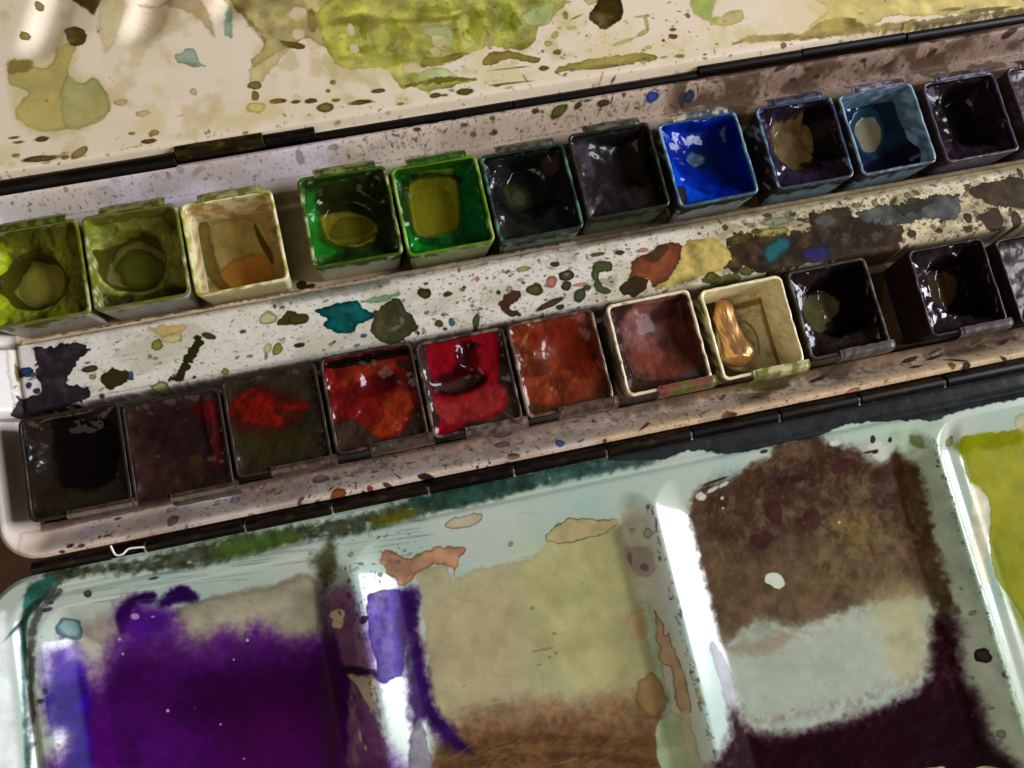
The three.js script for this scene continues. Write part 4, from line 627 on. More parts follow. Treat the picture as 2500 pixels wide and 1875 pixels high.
function pan(id, row, corners, label, b, cake) {
  let cx = 0, cz = 0; const q = corners.map(([x, y]) => P(x, y, RIM)); for (const p of q) { cx += p[0] / 4; cz += p[1] / 4; }
  const g = thing('paint_pan', label, 'paint pan', [cx, 0, cz], row === 1 ? 'paint pans in the upper row' : 'paint pans in the lower row');
  delete g.userData.group;
  g.rotation.y = (hash(cx * 10 | 0, 5) - 0.5) * 0.024;
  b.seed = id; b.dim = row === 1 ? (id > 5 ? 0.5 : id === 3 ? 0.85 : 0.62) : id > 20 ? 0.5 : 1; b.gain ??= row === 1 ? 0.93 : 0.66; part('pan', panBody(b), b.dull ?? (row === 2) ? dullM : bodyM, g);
  // the paint inside: a relief sheet with wells worn by the brush and paint drawn up the walls
  const ex = HX - 0.48, ez = HZ - 0.48, L = cake.level, holes = (cake.holes ?? []).map((o) => ({ ...o, q: P(...toPx(o.crop ?? 'Z', o.at[0], o.at[1]), o.f) })), lumps = (cake.lumps ?? []).map((o) => ({ ...o, q: P(...toPx(o.crop ?? 'Z', o.at[0], o.at[1]), L) }));
  const h = (x, z) => {
    const lx = x - cx, lz = z - cz, e = Math.max(0, Math.min(ex - 0.15 - Math.abs(lx), ez - 0.15 - Math.abs(lz)));
    let y = L + (cake.bump ?? 0.3) * (fbm(x * 0.35 + id, z * 0.35, 3) - 0.5) * 2 + 0.5 * (cake.fine ?? 0.06) * (fbm(x * 2.2 + id, z * 2.2, 3) - 0.5) * 2;
    y += (cake.men ?? 0.8) * Math.exp(-e / (cake.mw ?? 0.9)) * (0.55 + 0.9 * fbm(x * 0.4 + 3 * id, z * 0.4, 2));
    for (const o of lumps) y += o.h * Math.exp(-(((x - o.q[0]) / o.rx) ** 2 + ((z - o.q[1]) / (o.rz ?? o.rx)) ** 2));
    for (const o of holes) {
      const p = o.p ?? 2, wob = 1 + (fbm(x * 0.45 + id * 3, z * 0.45, 3) - 0.5) * (o.wob ?? 0.25), u = Math.abs(x - o.q[0]) / o.rx, v = Math.abs(z - o.q[1]) / o.rz;
      const r = (u ** p + v ** p) ** (1 / p) * wob; y = Math.min(y, mix(o.f, y, Math.max(sst(1 - (o.s ?? 0.15), 1 + (o.s ?? 0.15), r), sst(1.15, 0.55, e + 0.15))));
    }
    return Math.min(y, RIM - 0.16);
  };
  const S = new Sheet(cx - ex, cz - ez, cx + ex, cz + ez, 200, 216, cake.color, cake.rough ?? 0.2, h); S.ragged = 0.3;
  S.cloud(cake.color.map((c) => c * 0.62), 0.7, 0.4, 0.45, 0.7); S.cloud(cake.color.map((c) => Math.min(230, c * 1.35 + 4)), 0.5, 0.5, 0.55, 0.75);
  cake.paint?.(S); S.grain(0.12, 4);
  const n = 84, pos = [], uv = [], idx = [];
  for (let j = 0; j <= n; j++) for (let i = 0; i <= n; i++) { const x = cx - ex + 2 * ex * i / n, z = cz - ez + 2 * ez * j / n; pos.push((x - cx) * MM, h(x, z) * MM, (z - cz) * MM); uv.push(i / n, j / n); }
  for (let j = 0; j < n; j++) for (let i = 0; i < n; i++) { const a = j * (n + 1) + i; idx.push(a, a + n + 1, a + 1, a + 1, a + n + 1, a + n + 2); }
  const geo = new THREE.BufferGeometry(); geo.setAttribute('position', new THREE.Float32BufferAttribute(pos, 3)); geo.setAttribute('uv', new THREE.Float32BufferAttribute(uv, 2)); geo.setIndex(idx); geo.computeVertexNormals();
  part('paint_cake', geo, S.material({ bump: 0.025, wet: cake.wet ?? 0.3, coat: (cake.coat ?? 0.5) * 0.6, coatRough: 0.07, dry: 0.1, spec: 0.3, gain: cake.gain ?? (row === 1 ? 0.88 : 0.7) }), g);
  pans[id] = { cx, cz, h, g }; return g;
}
const W_ = [222, 216, 200], CR = [214, 204, 156];
// upper row, left to right
pan(1, 1, [[-42, 570], [178, 531], [213, 766], [-12, 806]], 'olive green paint pan with a round hole, leftmost in upper row',
  { rimBase: [168, 170, 110], base: [204, 204, 190], rim: [96, 102, 18, 0.68], inn: [96, 100, 20, 0.8], out: [92, 98, 18, 0.75, -0.5] },
  { level: 0.3, men: 1.6, mw: 1.6, bump: 0.9, fine: 0.18, color: [104, 110, 22], rough: 0.5, wet: 0.6, coat: 0.1, holes: [{ at: [104, 700], f: -2.4, rx: 4.3, rz: 4.5, s: 0.1, wob: 0.08 }],
    paint(S) { const d = onto(S, 'D'); d.W([64, 62, 8], [-100, 380, 480, 340, 480, 440, 300, 560, 180, 560, -100, 500], { a: 0.8, soft: 0.4, tooth: 0.4 }); d.W([150, 164, 20], [-100, 560, 60, 540, 60, 860, 160, 940, -100, 1060], { a: 0.8, soft: 0.6, tooth: 0.6, mott: 0.4 }); d.W([116, 116, 30], [300, 520, 480, 440, 500, 960, 330, 1000, 420, 860, 440, 700, 400, 640], { a: 0.6, soft: 0.5 }); d.D([62, 58, 10], [[270, 785, 190, 190]], { rim: 0, a: 0.95, y: -2.4 }); d.D([158, 150, 60], [[276, 790, 156, 150]], { rim: 0.2, a: 0.95, y: -2.4 }); } });
pan(2, 1, [[199, 539], [437, 491], [463, 719], [224, 755]], 'olive paint pan with a wide oval hole, second in the upper row',
  { rimBase: [176, 176, 124], base: [208, 206, 192], rim: [104, 108, 28, 0.68], inn: [110, 112, 30, 0.8], out: [122, 126, 36, 0.5, 1.2] },
  { level: -1.2, men: 1.2, mw: 1.2, bump: 0.8, fine: 0.2, color: [108, 112, 32], rough: 0.5, wet: 0.6, coat: 0.1, lumps: [{ crop: 'D', at: [640, 600], rx: 1.6, rz: 4.5, h: 1.9 }, { crop: 'D', at: [1080, 470], rx: 2, rz: 2.4, h: 1.6 }], holes: [{ crop: 'D', at: [890, 650], f: -3.0, rx: 4.9, rz: 5.0, s: 0.12, p: 2.2, wob: 0.1 }],
    paint(S) { const d = onto(S, 'D'); d.W([164, 160, 70], [590, 460, 680, 470, 690, 640, 740, 760, 860, 830, 700, 830, 610, 700], { a: 0.8, soft: 0.4, tooth: 0.5, mott: 0.4 }); d.W([150, 146, 70], [980, 400, 1140, 430, 1160, 700, 1100, 760, 1040, 500], { a: 0.6, soft: 0.5, tooth: 0.4 }); d.D([74, 70, 16], [[890, 650, 196, 196]], { rim: 0.1, y: -3 }); d.D([142, 130, 64], [[890, 640, 180, 172]], { rim: 0.2, y: -3 }); d.D([92, 98, 22], [[915, 680, 142, 138]], { rim: 0.2, y: -3 }); d.W([46, 44, 8], [600, 800, 700, 840, 900, 850, 1160, 780, 1170, 860, 620, 920], { a: 0.7, soft: 0.4 }); } });
pan(3, 1, [[448, 493], [661, 457], [702, 696], [473, 723]], 'nearly empty cream pan with orange stained floor',
  { gain: 1, base: [216, 208, 160], rim: [150, 152, 60, 0.45], inn: [176, 138, 84, 0.45], out: [200, 198, 180, 0.3, 2] },
  { level: -4, men: 0.5, mw: 0.8, bump: 0.08, fine: 0.03, color: [158, 130, 76], rough: 0.4, wet: 0.5, coat: 0.15, gain: 1,
    paint(S) { const d = onto(S, 'D'); d.W([168, 150, 84], [1380, 380, 1640, 360, 1720, 460, 1740, 640, 1420, 680, 1370, 520], { a: 0.8, soft: 0.6 }); d.W([182, 122, 50], [1430, 680, 1560, 600, 1720, 600, 1760, 720, 1640, 790, 1420, 800], { a: 0.9, soft: 0.7, tooth: 0.4 }); d.W([70, 54, 14], [1640, 380, 1660, 420, 1740, 560, 1760, 640, 1720, 600, 1650, 460], { a: 0.8, soft: 0.25 }); d.W([90, 76, 24], [1280, 400, 1340, 380, 1360, 500, 1420, 720, 1480, 800, 1400, 800, 1300, 640], { a: 0.7, soft: 0.3 }); } });
pan(4, 1, [[721, 452], [947, 410], [989, 604], [757, 647]], 'dark green paint pan with oval yellowish hole, beside the gap near the cream pan',
  { rimBase: [170, 180, 120], base: [200, 204, 176], rim: [58, 88, 18, 0.7], inn: [36, 62, 12, 0.85], out: [60, 78, 18, 0.75, -0.4] },
  { level: -0.6, men: 1.7, mw: 1.7, bump: 0.4, gain: 0.78, color: [40, 66, 12], rough: 0.2, wet: 0.3, coat: 0.5, holes: [{ crop: 'E', at: [400, 640], f: -2.4, rx: 4.9, rz: 4.3, s: 0.2, p: 2.5 }],
    paint(S) { const e = onto(S, 'E'); e.W([28, 128, 26], [110, 470, 190, 440, 210, 620, 230, 760, 340, 830, 180, 860, 120, 600], { a: 0.85, soft: 0.6, mott: 0.3 }); e.W([36, 34, 8], [200, 440, 400, 380, 640, 360, 680, 700, 600, 800, 560, 640, 420, 560, 220, 600], { a: 0.75, soft: 0.7 }); e.W([150, 140, 34], [220, 620, 260, 590, 400, 570, 540, 620, 590, 700, 540, 790, 420, 825, 290, 780, 240, 700], { y: -2.4, rim: 0.2, soft: 0.2 }); e.W([104, 102, 26], [290, 680, 340, 620, 440, 605, 550, 640, 540, 700, 400, 740, 280, 740], { y: -2.4, a: 0.7, soft: 0.4 }); e.D([176, 164, 30], [[530, 745, 40, 34]], { a: 0.6, rim: 0 }); } });
pan(5, 1, [[954, 408], [1161, 374], [1209, 592], [996, 630]], 'bright emerald paint pan with a squarish yellow hole',
  { rimBase: [150, 176, 90], base: [196, 206, 150], rim: [92, 134, 22, 0.62], inn: [28, 88, 16, 0.85], out: [70, 96, 24, 0.55, 0.8] },
  { level: -1.4, men: 1.9, mw: 1.5, bump: 0.3, gain: 0.78, color: [14, 92, 30], rough: 0.18, wet: 0.25, coat: 0.5, holes: [{ crop: 'E', at: [945, 570], f: -2.8, rx: 4.2, rz: 4.7, p: 4.5, s: 0.12, wob: 0.06 }],
    paint(S) { const e = onto(S, 'E'); e.W([10, 122, 52], [1070, 250, 1190, 230, 1290, 760, 1150, 800, 1130, 520], { a: 0.8, soft: 0.6 }); e.W([110, 130, 30], [840, 300, 1060, 250, 1060, 340, 860, 370], { a: 0.7, soft: 0.4 }); e.W([44, 50, 8], [740, 380, 1080, 340, 1100, 400, 800, 430, 790, 560, 830, 740, 780, 700], { a: 0.85, soft: 0.3 }); e.W([158, 152, 30], [785, 440, 850, 405, 1060, 385, 1095, 450, 1105, 640, 1060, 725, 900, 755, 825, 700, 800, 560], { y: -2.8, soft: 0.2, rim: 0.15, mott: 0.1 }); e.W([14, 150, 34], [770, 640, 840, 760, 960, 790, 1150, 800, 1000, 830, 830, 830, 790, 760], { a: 0.7, soft: 0.4 }); } });
pan(6, 1, [[1175, 372], [1372, 334], [1421, 566], [1224, 604]], 'near-black paint pan with a small olive hole and a teal right rim',
  { rimBase: [84, 140, 118], base: [150, 168, 152], rim: [40, 52, 50, 0.6], inn: [20, 24, 22, 0.85], out: [60, 58, 48, 0.85, -1] },
  { level: 0.4, men: 1.3, mw: 1.1, bump: 0.3, color: [22, 24, 22], rough: 0.2, coat: 0.6, holes: [{ crop: 'E', at: [1540, 430], f: -2.6, rx: 4.6, rz: 5.2, s: 0.3 }],
    paint(S) { const e = onto(S, 'E'); e.W([38, 38, 30], [1340, 540, 1500, 640, 1700, 690, 1850, 660, 1880, 700, 1400, 780], { a: 0.7, soft: 0.6 }); e.D([62, 66, 36], [[1490, 475, 96, 112]], { rim: 0.3 }); e.D([92, 104, 62], [[1495, 480, 44, 52]], { a: 0.6, rim: 0 }); e.W([74, 58, 52], [1650, 230, 1740, 220, 1750, 290, 1700, 350, 1640, 290], { a: 0.7, soft: 0.4, tooth: 0.3 }); } });
pan(7, 1, [[1386, 328], [1592, 298], [1636, 502], [1428, 537]], 'black paint pan with a violet grey sheen, just left of the cobalt blue pan',
  { rimBase: [60, 66, 56], base: [96, 122, 92], rim: [46, 44, 34, 0.62], inn: [26, 22, 22, 0.9], out: [58, 52, 42, 0.85, -1] },
  { level: 0.8, men: 1.2, mw: 1.4, bump: 0.3, color: [34, 28, 28], rough: 0.3, wet: 0.4, coat: 0.3, holes: [{ crop: 'F', at: [590, 640], f: -1.8, rx: 4.8, rz: 5.4, s: 0.6 }],
    paint(S) { const f = onto(S, 'F'); f.W([66, 58, 66], [270, 540, 350, 520, 380, 620, 400, 760, 330, 700], { a: 0.8, soft: 0.5, tooth: 0.3 }); f.W([44, 40, 30], [620, 560, 700, 520, 720, 700, 780, 880, 660, 900], { a: 0.7, soft: 0.8 }); f.W([10, 8, 6], [720, 460, 760, 440, 860, 880, 800, 890, 740, 720], { soft: 0.3 }); } });
pan(8, 1, [[1604, 292], [1805, 260], [1854, 484], [1653, 514]], 'cobalt blue paint pan with a small pale hole',
  { rimBase: [130, 166, 180], base: [190, 204, 204], rim: [70, 110, 140, 0.45], inn: [20, 60, 150, 0.8], out: [52, 46, 42, 0.8, -1] },
  { level: 1.2, men: 1.4, mw: 1.0, bump: 0.2, gain: 0.85, color: [4, 36, 150], rough: 0.2, wet: 0.2, coat: 0.25, fine: 0.01, holes: [{ crop: 'F', at: [1150, 620], f: -1.6, rx: 5.6, rz: 6.0, s: 0.8 }, { crop: 'F', at: [1060, 640], f: -2.2, rx: 1.9, rz: 1.9, s: 0.5 }],
    paint(S) { const f = onto(S, 'F'); f.W([4, 24, 120], [1000, 500, 1300, 380, 1340, 600, 1400, 760, 1200, 800, 960, 740, 900, 600], { a: 0.75, soft: 1.6, rim: 0 }); f.W([8, 74, 210], [900, 640, 960, 760, 1080, 840, 1220, 870, 1380, 860, 1380, 900, 960, 900, 920, 760], { a: 0.85, soft: 0.5, rim: 0 }); f.D([16, 44, 84], [[1060, 645, 110, 100]], { a: 0.8, rim: 0 }); f.D([84, 124, 148], [[1045, 640, 66, 52]], { a: 0.85, rim: 0 }); f.D([150, 178, 186], [[1000, 640, 18, 14], [1050, 665, 16, 10], [1080, 630, 20, 14]], { a: 0.6, rim: 0 }); f.W([40, 36, 36], [880, 840, 960, 800, 990, 860, 960, 960, 880, 920], { soft: 0.3 }); } });
pan(9, 1, [[1840, 256], [2032, 228], [2093, 429], [1895, 478]], 'violet black paint pan worn through to a tan floor',
  { rimBase: [110, 150, 176], base: [150, 186, 200], rim: [64, 66, 92, 0.6], inn: [34, 26, 44, 0.8], out: [48, 40, 38, 0.85, -1] },
  { level: 0.6, men: 1.5, mw: 1.3, bump: 0.4, color: [40, 30, 46], fine: 0.03, rough: 0.16, coat: 0.6, holes: [{ crop: 'C', at: [715, 950], f: -2.8, rx: 4.4, rz: 5.4, s: 0.3, p: 2.4 }, { crop: 'C', at: [900, 880], f: -3.2, rx: 4.2, rz: 5.2, s: 0.2, p: 2.6 }],
    paint(S) { const c = onto(S, 'C'); c.D([24, 14, 22], [[820, 900, 230, 260]], { rim: 0, a: 0.95 }); c.W([140, 118, 76], [570, 840, 640, 800, 740, 780, 830, 810, 860, 920, 840, 1040, 760, 1110, 680, 1080, 620, 1000], { y: -2.8, soft: 0.3, tooth: 0.4, rim: 0.1, mott: 0.3 }); c.D([40, 34, 28], [[720, 1090, 50, 30], [800, 1060, 40, 24]], { a: 0.7, rim: 0 }); c.D([60, 50, 54], [[870, 850, 20, 90, -0.3]], { a: 0.6 }); } });
pan(10, 1, [[2040, 226], [2237, 194], [2294, 406], [2097, 429]], 'pale blue walled paint pan worn through to a cream floor',
  { rimBase: [136, 166, 184], gain: 1, base: [140, 170, 186], rim: [110, 124, 146, 0.5], inn: [86, 112, 130, 0.6], out: [50, 42, 44, 0.85, -1] },
  { level: -3.0, men: 0.9, mw: 1.4, bump: 0.25, color: [26, 44, 74], rough: 0.2, coat: 0.4, holes: [{ crop: 'C', at: [1210, 865], f: -3.6, rx: 3.4, rz: 3.9, s: 0.3 }], lumps: [{ crop: 'C', at: [1500, 1020], rx: 4, rz: 3, h: 2.4 }],
    paint(S) { const c = onto(S, 'C'); c.W([22, 14, 40], [1180, 1080, 1350, 980, 1560, 900, 1640, 1050, 1200, 1120], { soft: 0.6, a: 0.9 }); c.D([36, 84, 104], [[1205, 865, 150, 172]], { y: -3.6, rim: 0, a: 0.9 }); c.D([196, 186, 150], [[1205, 860, 104, 134]], { y: -3.6, rim: 0.1, a: 0.95 }); } });
pan(11, 1, [[2247, 200], [2430, 165], [2496, 372], [2304, 404]], 'dark indigo paint pan beside the pale blue walled pan',
  { rimBase: [66, 60, 74], base: [120, 112, 130], rim: [84, 78, 92, 0.6], inn: [34, 24, 32, 0.9], out: [60, 50, 44, 0.85, 0.5] },
  { level: 0.2, men: 1.8, mw: 1.4, bump: 0.4, color: [38, 26, 34], fine: 0.03, rough: 0.25, coat: 0.4, holes: [{ crop: 'C', at: [1800, 780], f: -3, rx: 4.2, rz: 5.6, s: 0.35, p: 3 }],
    paint(S) { const c = onto(S, 'C'); c.W([18, 10, 12], [1640, 620, 1860, 560, 1900, 760, 1980, 900, 1760, 930, 1620, 760], { soft: 0.6, a: 0.8 }); c.D([124, 116, 136], [[1610, 620, 40, 60]], { a: 0.6, rim: 0 }); } });
pan(12, 1, [[2440, 162], [2644, 130], [2704, 335], [2500, 368]], 'dull maroon paint pan cut off by the right edge, upper row',
  { rimBase: [60, 50, 56], base: [100, 86, 100], rim: [70, 54, 60, 0.7], inn: [48, 30, 36, 0.9], out: [60, 50, 44, 0.85, 0.5] },
  { level: 1.4, men: 0.8, bump: 0.3, color: [58, 36, 42], rough: 0.4, wet: 0.5, coat: 0.2 });
// lower row, left to right
pan(13, 2, [[49, 1021], [292, 983], [315, 1233], [70, 1271]], 'black brown paint pan, leftmost in the lower row',
  { base: [62, 48, 36], rim: [62, 50, 34, 0.62], inn: [40, 28, 20, 0.9], out: [70, 56, 44, 0.8] },
  { gain: 0.52, level: 2.2, men: 0.5, bump: 0.25, color: [54, 42, 26], rough: 0.28, coat: 0.5, holes: [{ crop: 'H', at: [520, 660], f: 0.4, rx: 5.0, rz: 5.0, s: 0.5 }],
    paint(S) { const h = onto(S, 'H'); h.W([22, 12, 10], [330, 500, 500, 450, 700, 450, 760, 560, 760, 800, 640, 900, 440, 900, 360, 800], { soft: 0.5, tooth: 0.4, rim: 0 }); h.D([70, 64, 24], [[460, 1000, 180, 60]], { a: 0.5, rim: 0 }); } });
pan(14, 2, [[304, 981], [535, 943], [570, 1195], [318, 1235]], 'brown paint pan with a red streak down its right side',
  { base: [70, 52, 42], rim: [64, 48, 38, 0.62], inn: [50, 32, 26, 0.9], out: [70, 54, 44, 0.8] },
  { gain: 0.52, level: 2.3, men: 0.45, bump: 0.3, color: [80, 46, 36], rough: 0.35, coat: 0.35, lumps: [{ crop: 'H', at: [1345, 480], rx: 0.8, rz: 5, h: 0.7 }],
    paint(S) { const h = onto(S, 'H'); h.W([58, 28, 36], [960, 400, 1250, 380, 1340, 520, 1320, 740, 1050, 700], { a: 0.6, soft: 1.2, rim: 0 }); h.W([150, 22, 20], [1240, 390, 1330, 340, 1390, 350, 1400, 460, 1300, 470], { a: 0.85, soft: 0.8 }); h.W([122, 24, 26], [1350, 460, 1410, 440, 1430, 640, 1440, 760, 1370, 740], { a: 0.8, soft: 0.8 }); h.D([96, 84, 26], [[1260, 720, 40, 30]], { a: 0.6, rim: 0 }); } });
pan(15, 2, [[545, 922], [771, 880], [801, 1131], [577, 1165]], 'brown paint pan with a scarlet patch above olive',
  { base: [72, 56, 42], rim: [66, 52, 38, 0.62], inn: [56, 42, 30, 0.9], out: [70, 56, 44, 0.8] },
  { gain: 0.52, level: 2.3, men: 0.4, bump: 0.35, color: [76, 62, 40], rough: 0.35, coat: 0.35, lumps: [{ crop: 'H', at: [1660, 400], rx: 2.6, rz: 2.2, h: 0.5 }],
    paint(S) { const h = onto(S, 'H'); h.W([72, 66, 22], [1560, 560, 1960, 500, 2020, 680, 1600, 740], { a: 0.6, soft: 1.2, rim: 0 }); h.W([110, 26, 14], [1420, 440, 1540, 280, 1720, 250, 1980, 350, 1860, 520, 1560, 540], { a: 0.8, soft: 1.2, tooth: 0.5, rim: 0 }); h.W([190, 30, 14], [1460, 420, 1540, 310, 1640, 260, 1720, 275, 1800, 340, 1950, 350, 1960, 385, 1820, 420, 1800, 500, 1700, 470, 1580, 480, 1540, 410, 1480, 460], { a: 0.85, soft: 0.7, tooth: 0.4, rough: 0.6, mott: 0.6, mf: 0.8, rim: 0 }); h.D([70, 34, 16], [[1810, 410, 30, 24], [1620, 310, 30, 14]], { a: 0.6, rim: 0 }); } });
pan(16, 2, [[782, 882], [1004, 840], [1049, 1065], [810, 1095]], 'scarlet paint pan with a dark slot along its top edge',
  { base: [120, 90, 76], rim: [74, 54, 44, 0.62], inn: [70, 30, 26, 0.9], out: [76, 60, 50, 0.8] },
  { level: 2.1, men: 0.4, bump: 0.55, fine: 0.08, gain: 0.63, color: [150, 22, 16], rough: 0.22, coat: 0.6, holes: [{ crop: 'I', at: [520, 445], f: 0.4, rx: 6.2, rz: 0.62, p: 5, s: 0.25, wob: 0.05 }, { crop: 'I', at: [580, 620], f: 1.0, rx: 2.4, rz: 2.2, s: 0.7 }],
    paint(S) { const q = onto(S, 'I'); q.W([26, 10, 10], [250, 500, 280, 480, 770, 385, 780, 430, 300, 530], { soft: 0.15, rough: 0.15, rim: 0 }); q.W([74, 56, 44], [690, 480, 800, 470, 830, 540, 740, 520], { a: 0.9, soft: 0.3 }); q.W([196, 70, 28], [500, 500, 680, 480, 700, 540, 560, 560, 420, 620, 340, 640, 420, 540], { a: 0.55, soft: 0.7, tooth: 0.4, rim: 0 }); q.W([190, 66, 24], [640, 700, 800, 660, 840, 740, 760, 850, 690, 940, 560, 960, 500, 900, 600, 860], { a: 0.75, soft: 0.5, tooth: 0.5, rim: 0, mott: 0.4 }); q.W([78, 62, 44], [300, 900, 420, 850, 500, 910, 560, 960, 660, 980, 760, 920, 830, 800, 920, 860, 920, 1000, 320, 1060], { a: 0.92, soft: 0.3, tooth: 0.3 }); q.D([86, 8, 12], [[560, 640, 130, 70, -0.4]], { a: 0.6, rim: 0 }); } });
pan(17, 2, [[1011, 840], [1228, 801], [1281, 1027], [1053, 1065]], 'crimson paint pan with a dark glossy hollow across its middle',
  { base: [170, 140, 124], rim: [78, 58, 48, 0.62], inn: [60, 24, 26, 0.9], out: [76, 60, 50, 0.8] },
  { level: 2.1, men: 0.5, bump: 0.4, color: [78, 56, 46], rough: 0.2, coat: 0.6, holes: [{ crop: 'I', at: [1080, 620], f: 0.2, rx: 3.6, rz: 1.7, s: 0.6 }, { crop: 'I', at: [1160, 440], f: 1.2, rx: 1.2, rz: 2.4, s: 0.6 }],
    paint(S) { const q = onto(S, 'I'); q.W([166, 12, 28], [895, 380, 1020, 350, 1180, 310, 1340, 300, 1370, 420, 1360, 600, 1420, 690, 1400, 780, 1300, 850, 1150, 880, 1080, 930, 960, 950, 990, 840, 940, 720, 930, 600], { rough: 0.3, mott: 0.25, rim: 0.1 }); q.W([186, 60, 50], [950, 730, 1100, 740, 1300, 640, 1410, 660, 1400, 760, 1300, 830, 1100, 870, 1000, 860], { a: 0.75, soft: 0.6, tooth: 0.4, mott: 0.4, rim: 0 }); q.W([60, 12, 18], [920, 620, 1000, 560, 1080, 530, 1090, 400, 1160, 350, 1260, 380, 1180, 420, 1200, 540, 1290, 590, 1240, 640, 1100, 700, 960, 690], { a: 0.9, soft: 0.5, rim: 0 }); q.W([96, 78, 62], [940, 640, 1060, 610, 1170, 570, 1250, 570, 1200, 640, 1050, 680], { a: 0.6, soft: 0.4, rim: 0 }); } });
pan(18, 2, [[1235, 791], [1444, 753], [1501, 980], [1289, 1019]], 'orange red paint pan, filled to a smooth surface',
  { dull: false, base: [206, 170, 140], rim: [128, 84, 62, 0.55], inn: [110, 50, 30, 0.85], out: [76, 60, 50, 0.8] },
  { level: 1.9, men: 0.6, bump: 0.4, gain: 0.68, color: [158, 62, 28], rough: 0.28, coat: 0.45, holes: [{ crop: 'I', at: [1800, 420], f: 0.8, rx: 3.4, rz: 2.8, s: 0.9 }],
    paint(S) { const q = onto(S, 'I'); q.W([140, 34, 16], [1520, 320, 1700, 240, 1900, 220, 2000, 420, 1960, 560, 1800, 520, 1700, 400], { a: 0.65, soft: 1, rim: 0 }); q.W([96, 58, 34], [1480, 640, 1560, 740, 1800, 760, 1940, 700, 2080, 560, 2120, 740, 1560, 860], { a: 0.85, soft: 0.5, tooth: 0.3, rim: 0 }); q.W([172, 108, 90], [1820, 190, 1950, 170, 1960, 240, 1880, 240], { a: 0.6, soft: 0.5 }); q.D([196, 120, 66], [[1530, 340, 14, 60, 0.5]], { rim: 0.2 }); q.D([208, 160, 140], [[1676, 435, 13, 16]], { rim: 0.3 }); q.D([70, 36, 20], [[1975, 450, 20, 26]], { a: 0.8 }); } });
pan(19, 2, [[1467, 752], [1680, 711], [1752, 916], [1535, 965]], 'dusty pink brown paint pan with a clean cream rim',
  { dull: false, gain: 1, base: [226, 206, 172], rim: [120, 92, 70, 0.25], inn: [90, 56, 44, 0.7], out: [150, 130, 100, 0.5] },
  { level: 1.6, men: 0.6, bump: 0.3, color: [124, 62, 44], rough: 0.5, wet: 0.55, coat: 0.1, holes: [{ crop: 'J', at: [870, 430], f: -0.4, rx: 4.6, rz: 4.6, s: 0.8 }],
    paint(S) { const j = onto(S, 'J'); j.W([66, 44, 34], [480, 280, 640, 240, 570, 400, 620, 640, 740, 740, 1180, 700, 1180, 860, 640, 860], { a: 0.9, soft: 0.4 }); j.W([168, 106, 100], [560, 400, 640, 270, 760, 220, 840, 220, 760, 320, 720, 420, 760, 560, 660, 560], { a: 0.85, soft: 0.6, tooth: 0.3, mott: 0.25, rim: 0 }); j.W([62, 24, 18], [760, 300, 860, 230, 960, 190, 1000, 330, 880, 330, 780, 380], { a: 0.7, soft: 0.8, rim: 0 }); j.W([150, 66, 40], [640, 560, 760, 560, 980, 640, 1060, 600, 1020, 700, 820, 700, 700, 640], { a: 0.7, soft: 0.8, rim: 0 }); j.D([80, 92, 80], [[1080, 680, 46, 26, -0.4], [1000, 690, 60, 26]], { a: 0.75, rim: 0 }); } });
pan(20, 2, [[1691, 726], [1906, 673], [1987, 878], [1763, 920]], 'clean cream paint pan holding a lump of copper paint',
  { dull: false, gain: 1, base: [228, 218, 174], rim: [214, 204, 160, 0.3], inn: [206, 194, 140, 0.2], out: [96, 94, 46, 0.5] },
  { level: -4.7, men: 0.15, bump: 0.02, fine: 0.02, color: [222, 210, 168], rough: 0.35, wet: 0.45, coat: 0.2, gain: 1,
    paint(S) { const j = onto(S, 'J'); j.W([120, 84, 30], [1460, 220, 1500, 210, 1560, 420, 1640, 640, 1580, 640, 1500, 420], { a: 0.75, soft: 0.35, rim: 0 }); j.W([110, 76, 26], [1300, 250, 1480, 200, 1490, 230, 1320, 280], { a: 0.7, soft: 0.3, rim: 0 }); j.W([120, 110, 60], [1340, 350, 1400, 370, 1450, 450, 1460, 560, 1452, 560, 1440, 460, 1390, 385], { a: 0.7, soft: 0.08, rough: 0.05, rim: 0 }); j.W([54, 38, 12], [1060, 240, 1180, 220, 1200, 600, 1420, 700, 1200, 740, 1100, 480], { a: 0.9, soft: 0.5, rim: 0 }); } });  // last wash: shadow of the copper lump painted on the pan floor
pan(21, 2, [[1907, 670], [2100, 628], [2188, 833], [1994, 878]], 'umber paint pan with a cream left rim and a tan worn hole',
  { rimBase: [150, 140, 116], base: [176, 164, 130], rim: [92, 78, 70, 0.6], inn: [34, 24, 22, 0.9], out: [70, 60, 48, 0.8] },
  { level: 0.4, men: 1.5, mw: 1.0, bump: 0.3, color: [44, 32, 30], fine: 0.03, rough: 0.18, coat: 0.5, holes: [{ crop: 'G', at: [910, 950], f: -2.8, rx: 4.4, rz: 5.0, s: 0.18 }, { crop: 'G', at: [1060, 880], f: -3.2, rx: 4.4, rz: 5.2, s: 0.25, p: 2.6 }],
    paint(S) { const g = onto(S, 'G'); g.D([22, 14, 14], [[1000, 900, 250, 240]], { rim: 0, a: 0.9 }); g.W([132, 122, 74], [780, 880, 880, 830, 960, 830, 1030, 890, 1000, 980, 920, 1080, 840, 1080, 790, 980], { y: -2.8, soft: 0.3, tooth: 0.5, rim: 0, mott: 0.2 }); g.D([64, 48, 34], [[960, 1040, 34, 26]], { rim: 0 }); g.D([70, 50, 36], [[1050, 1150, 150, 14, -0.2]], { a: 0.5, rim: 0 }); } });
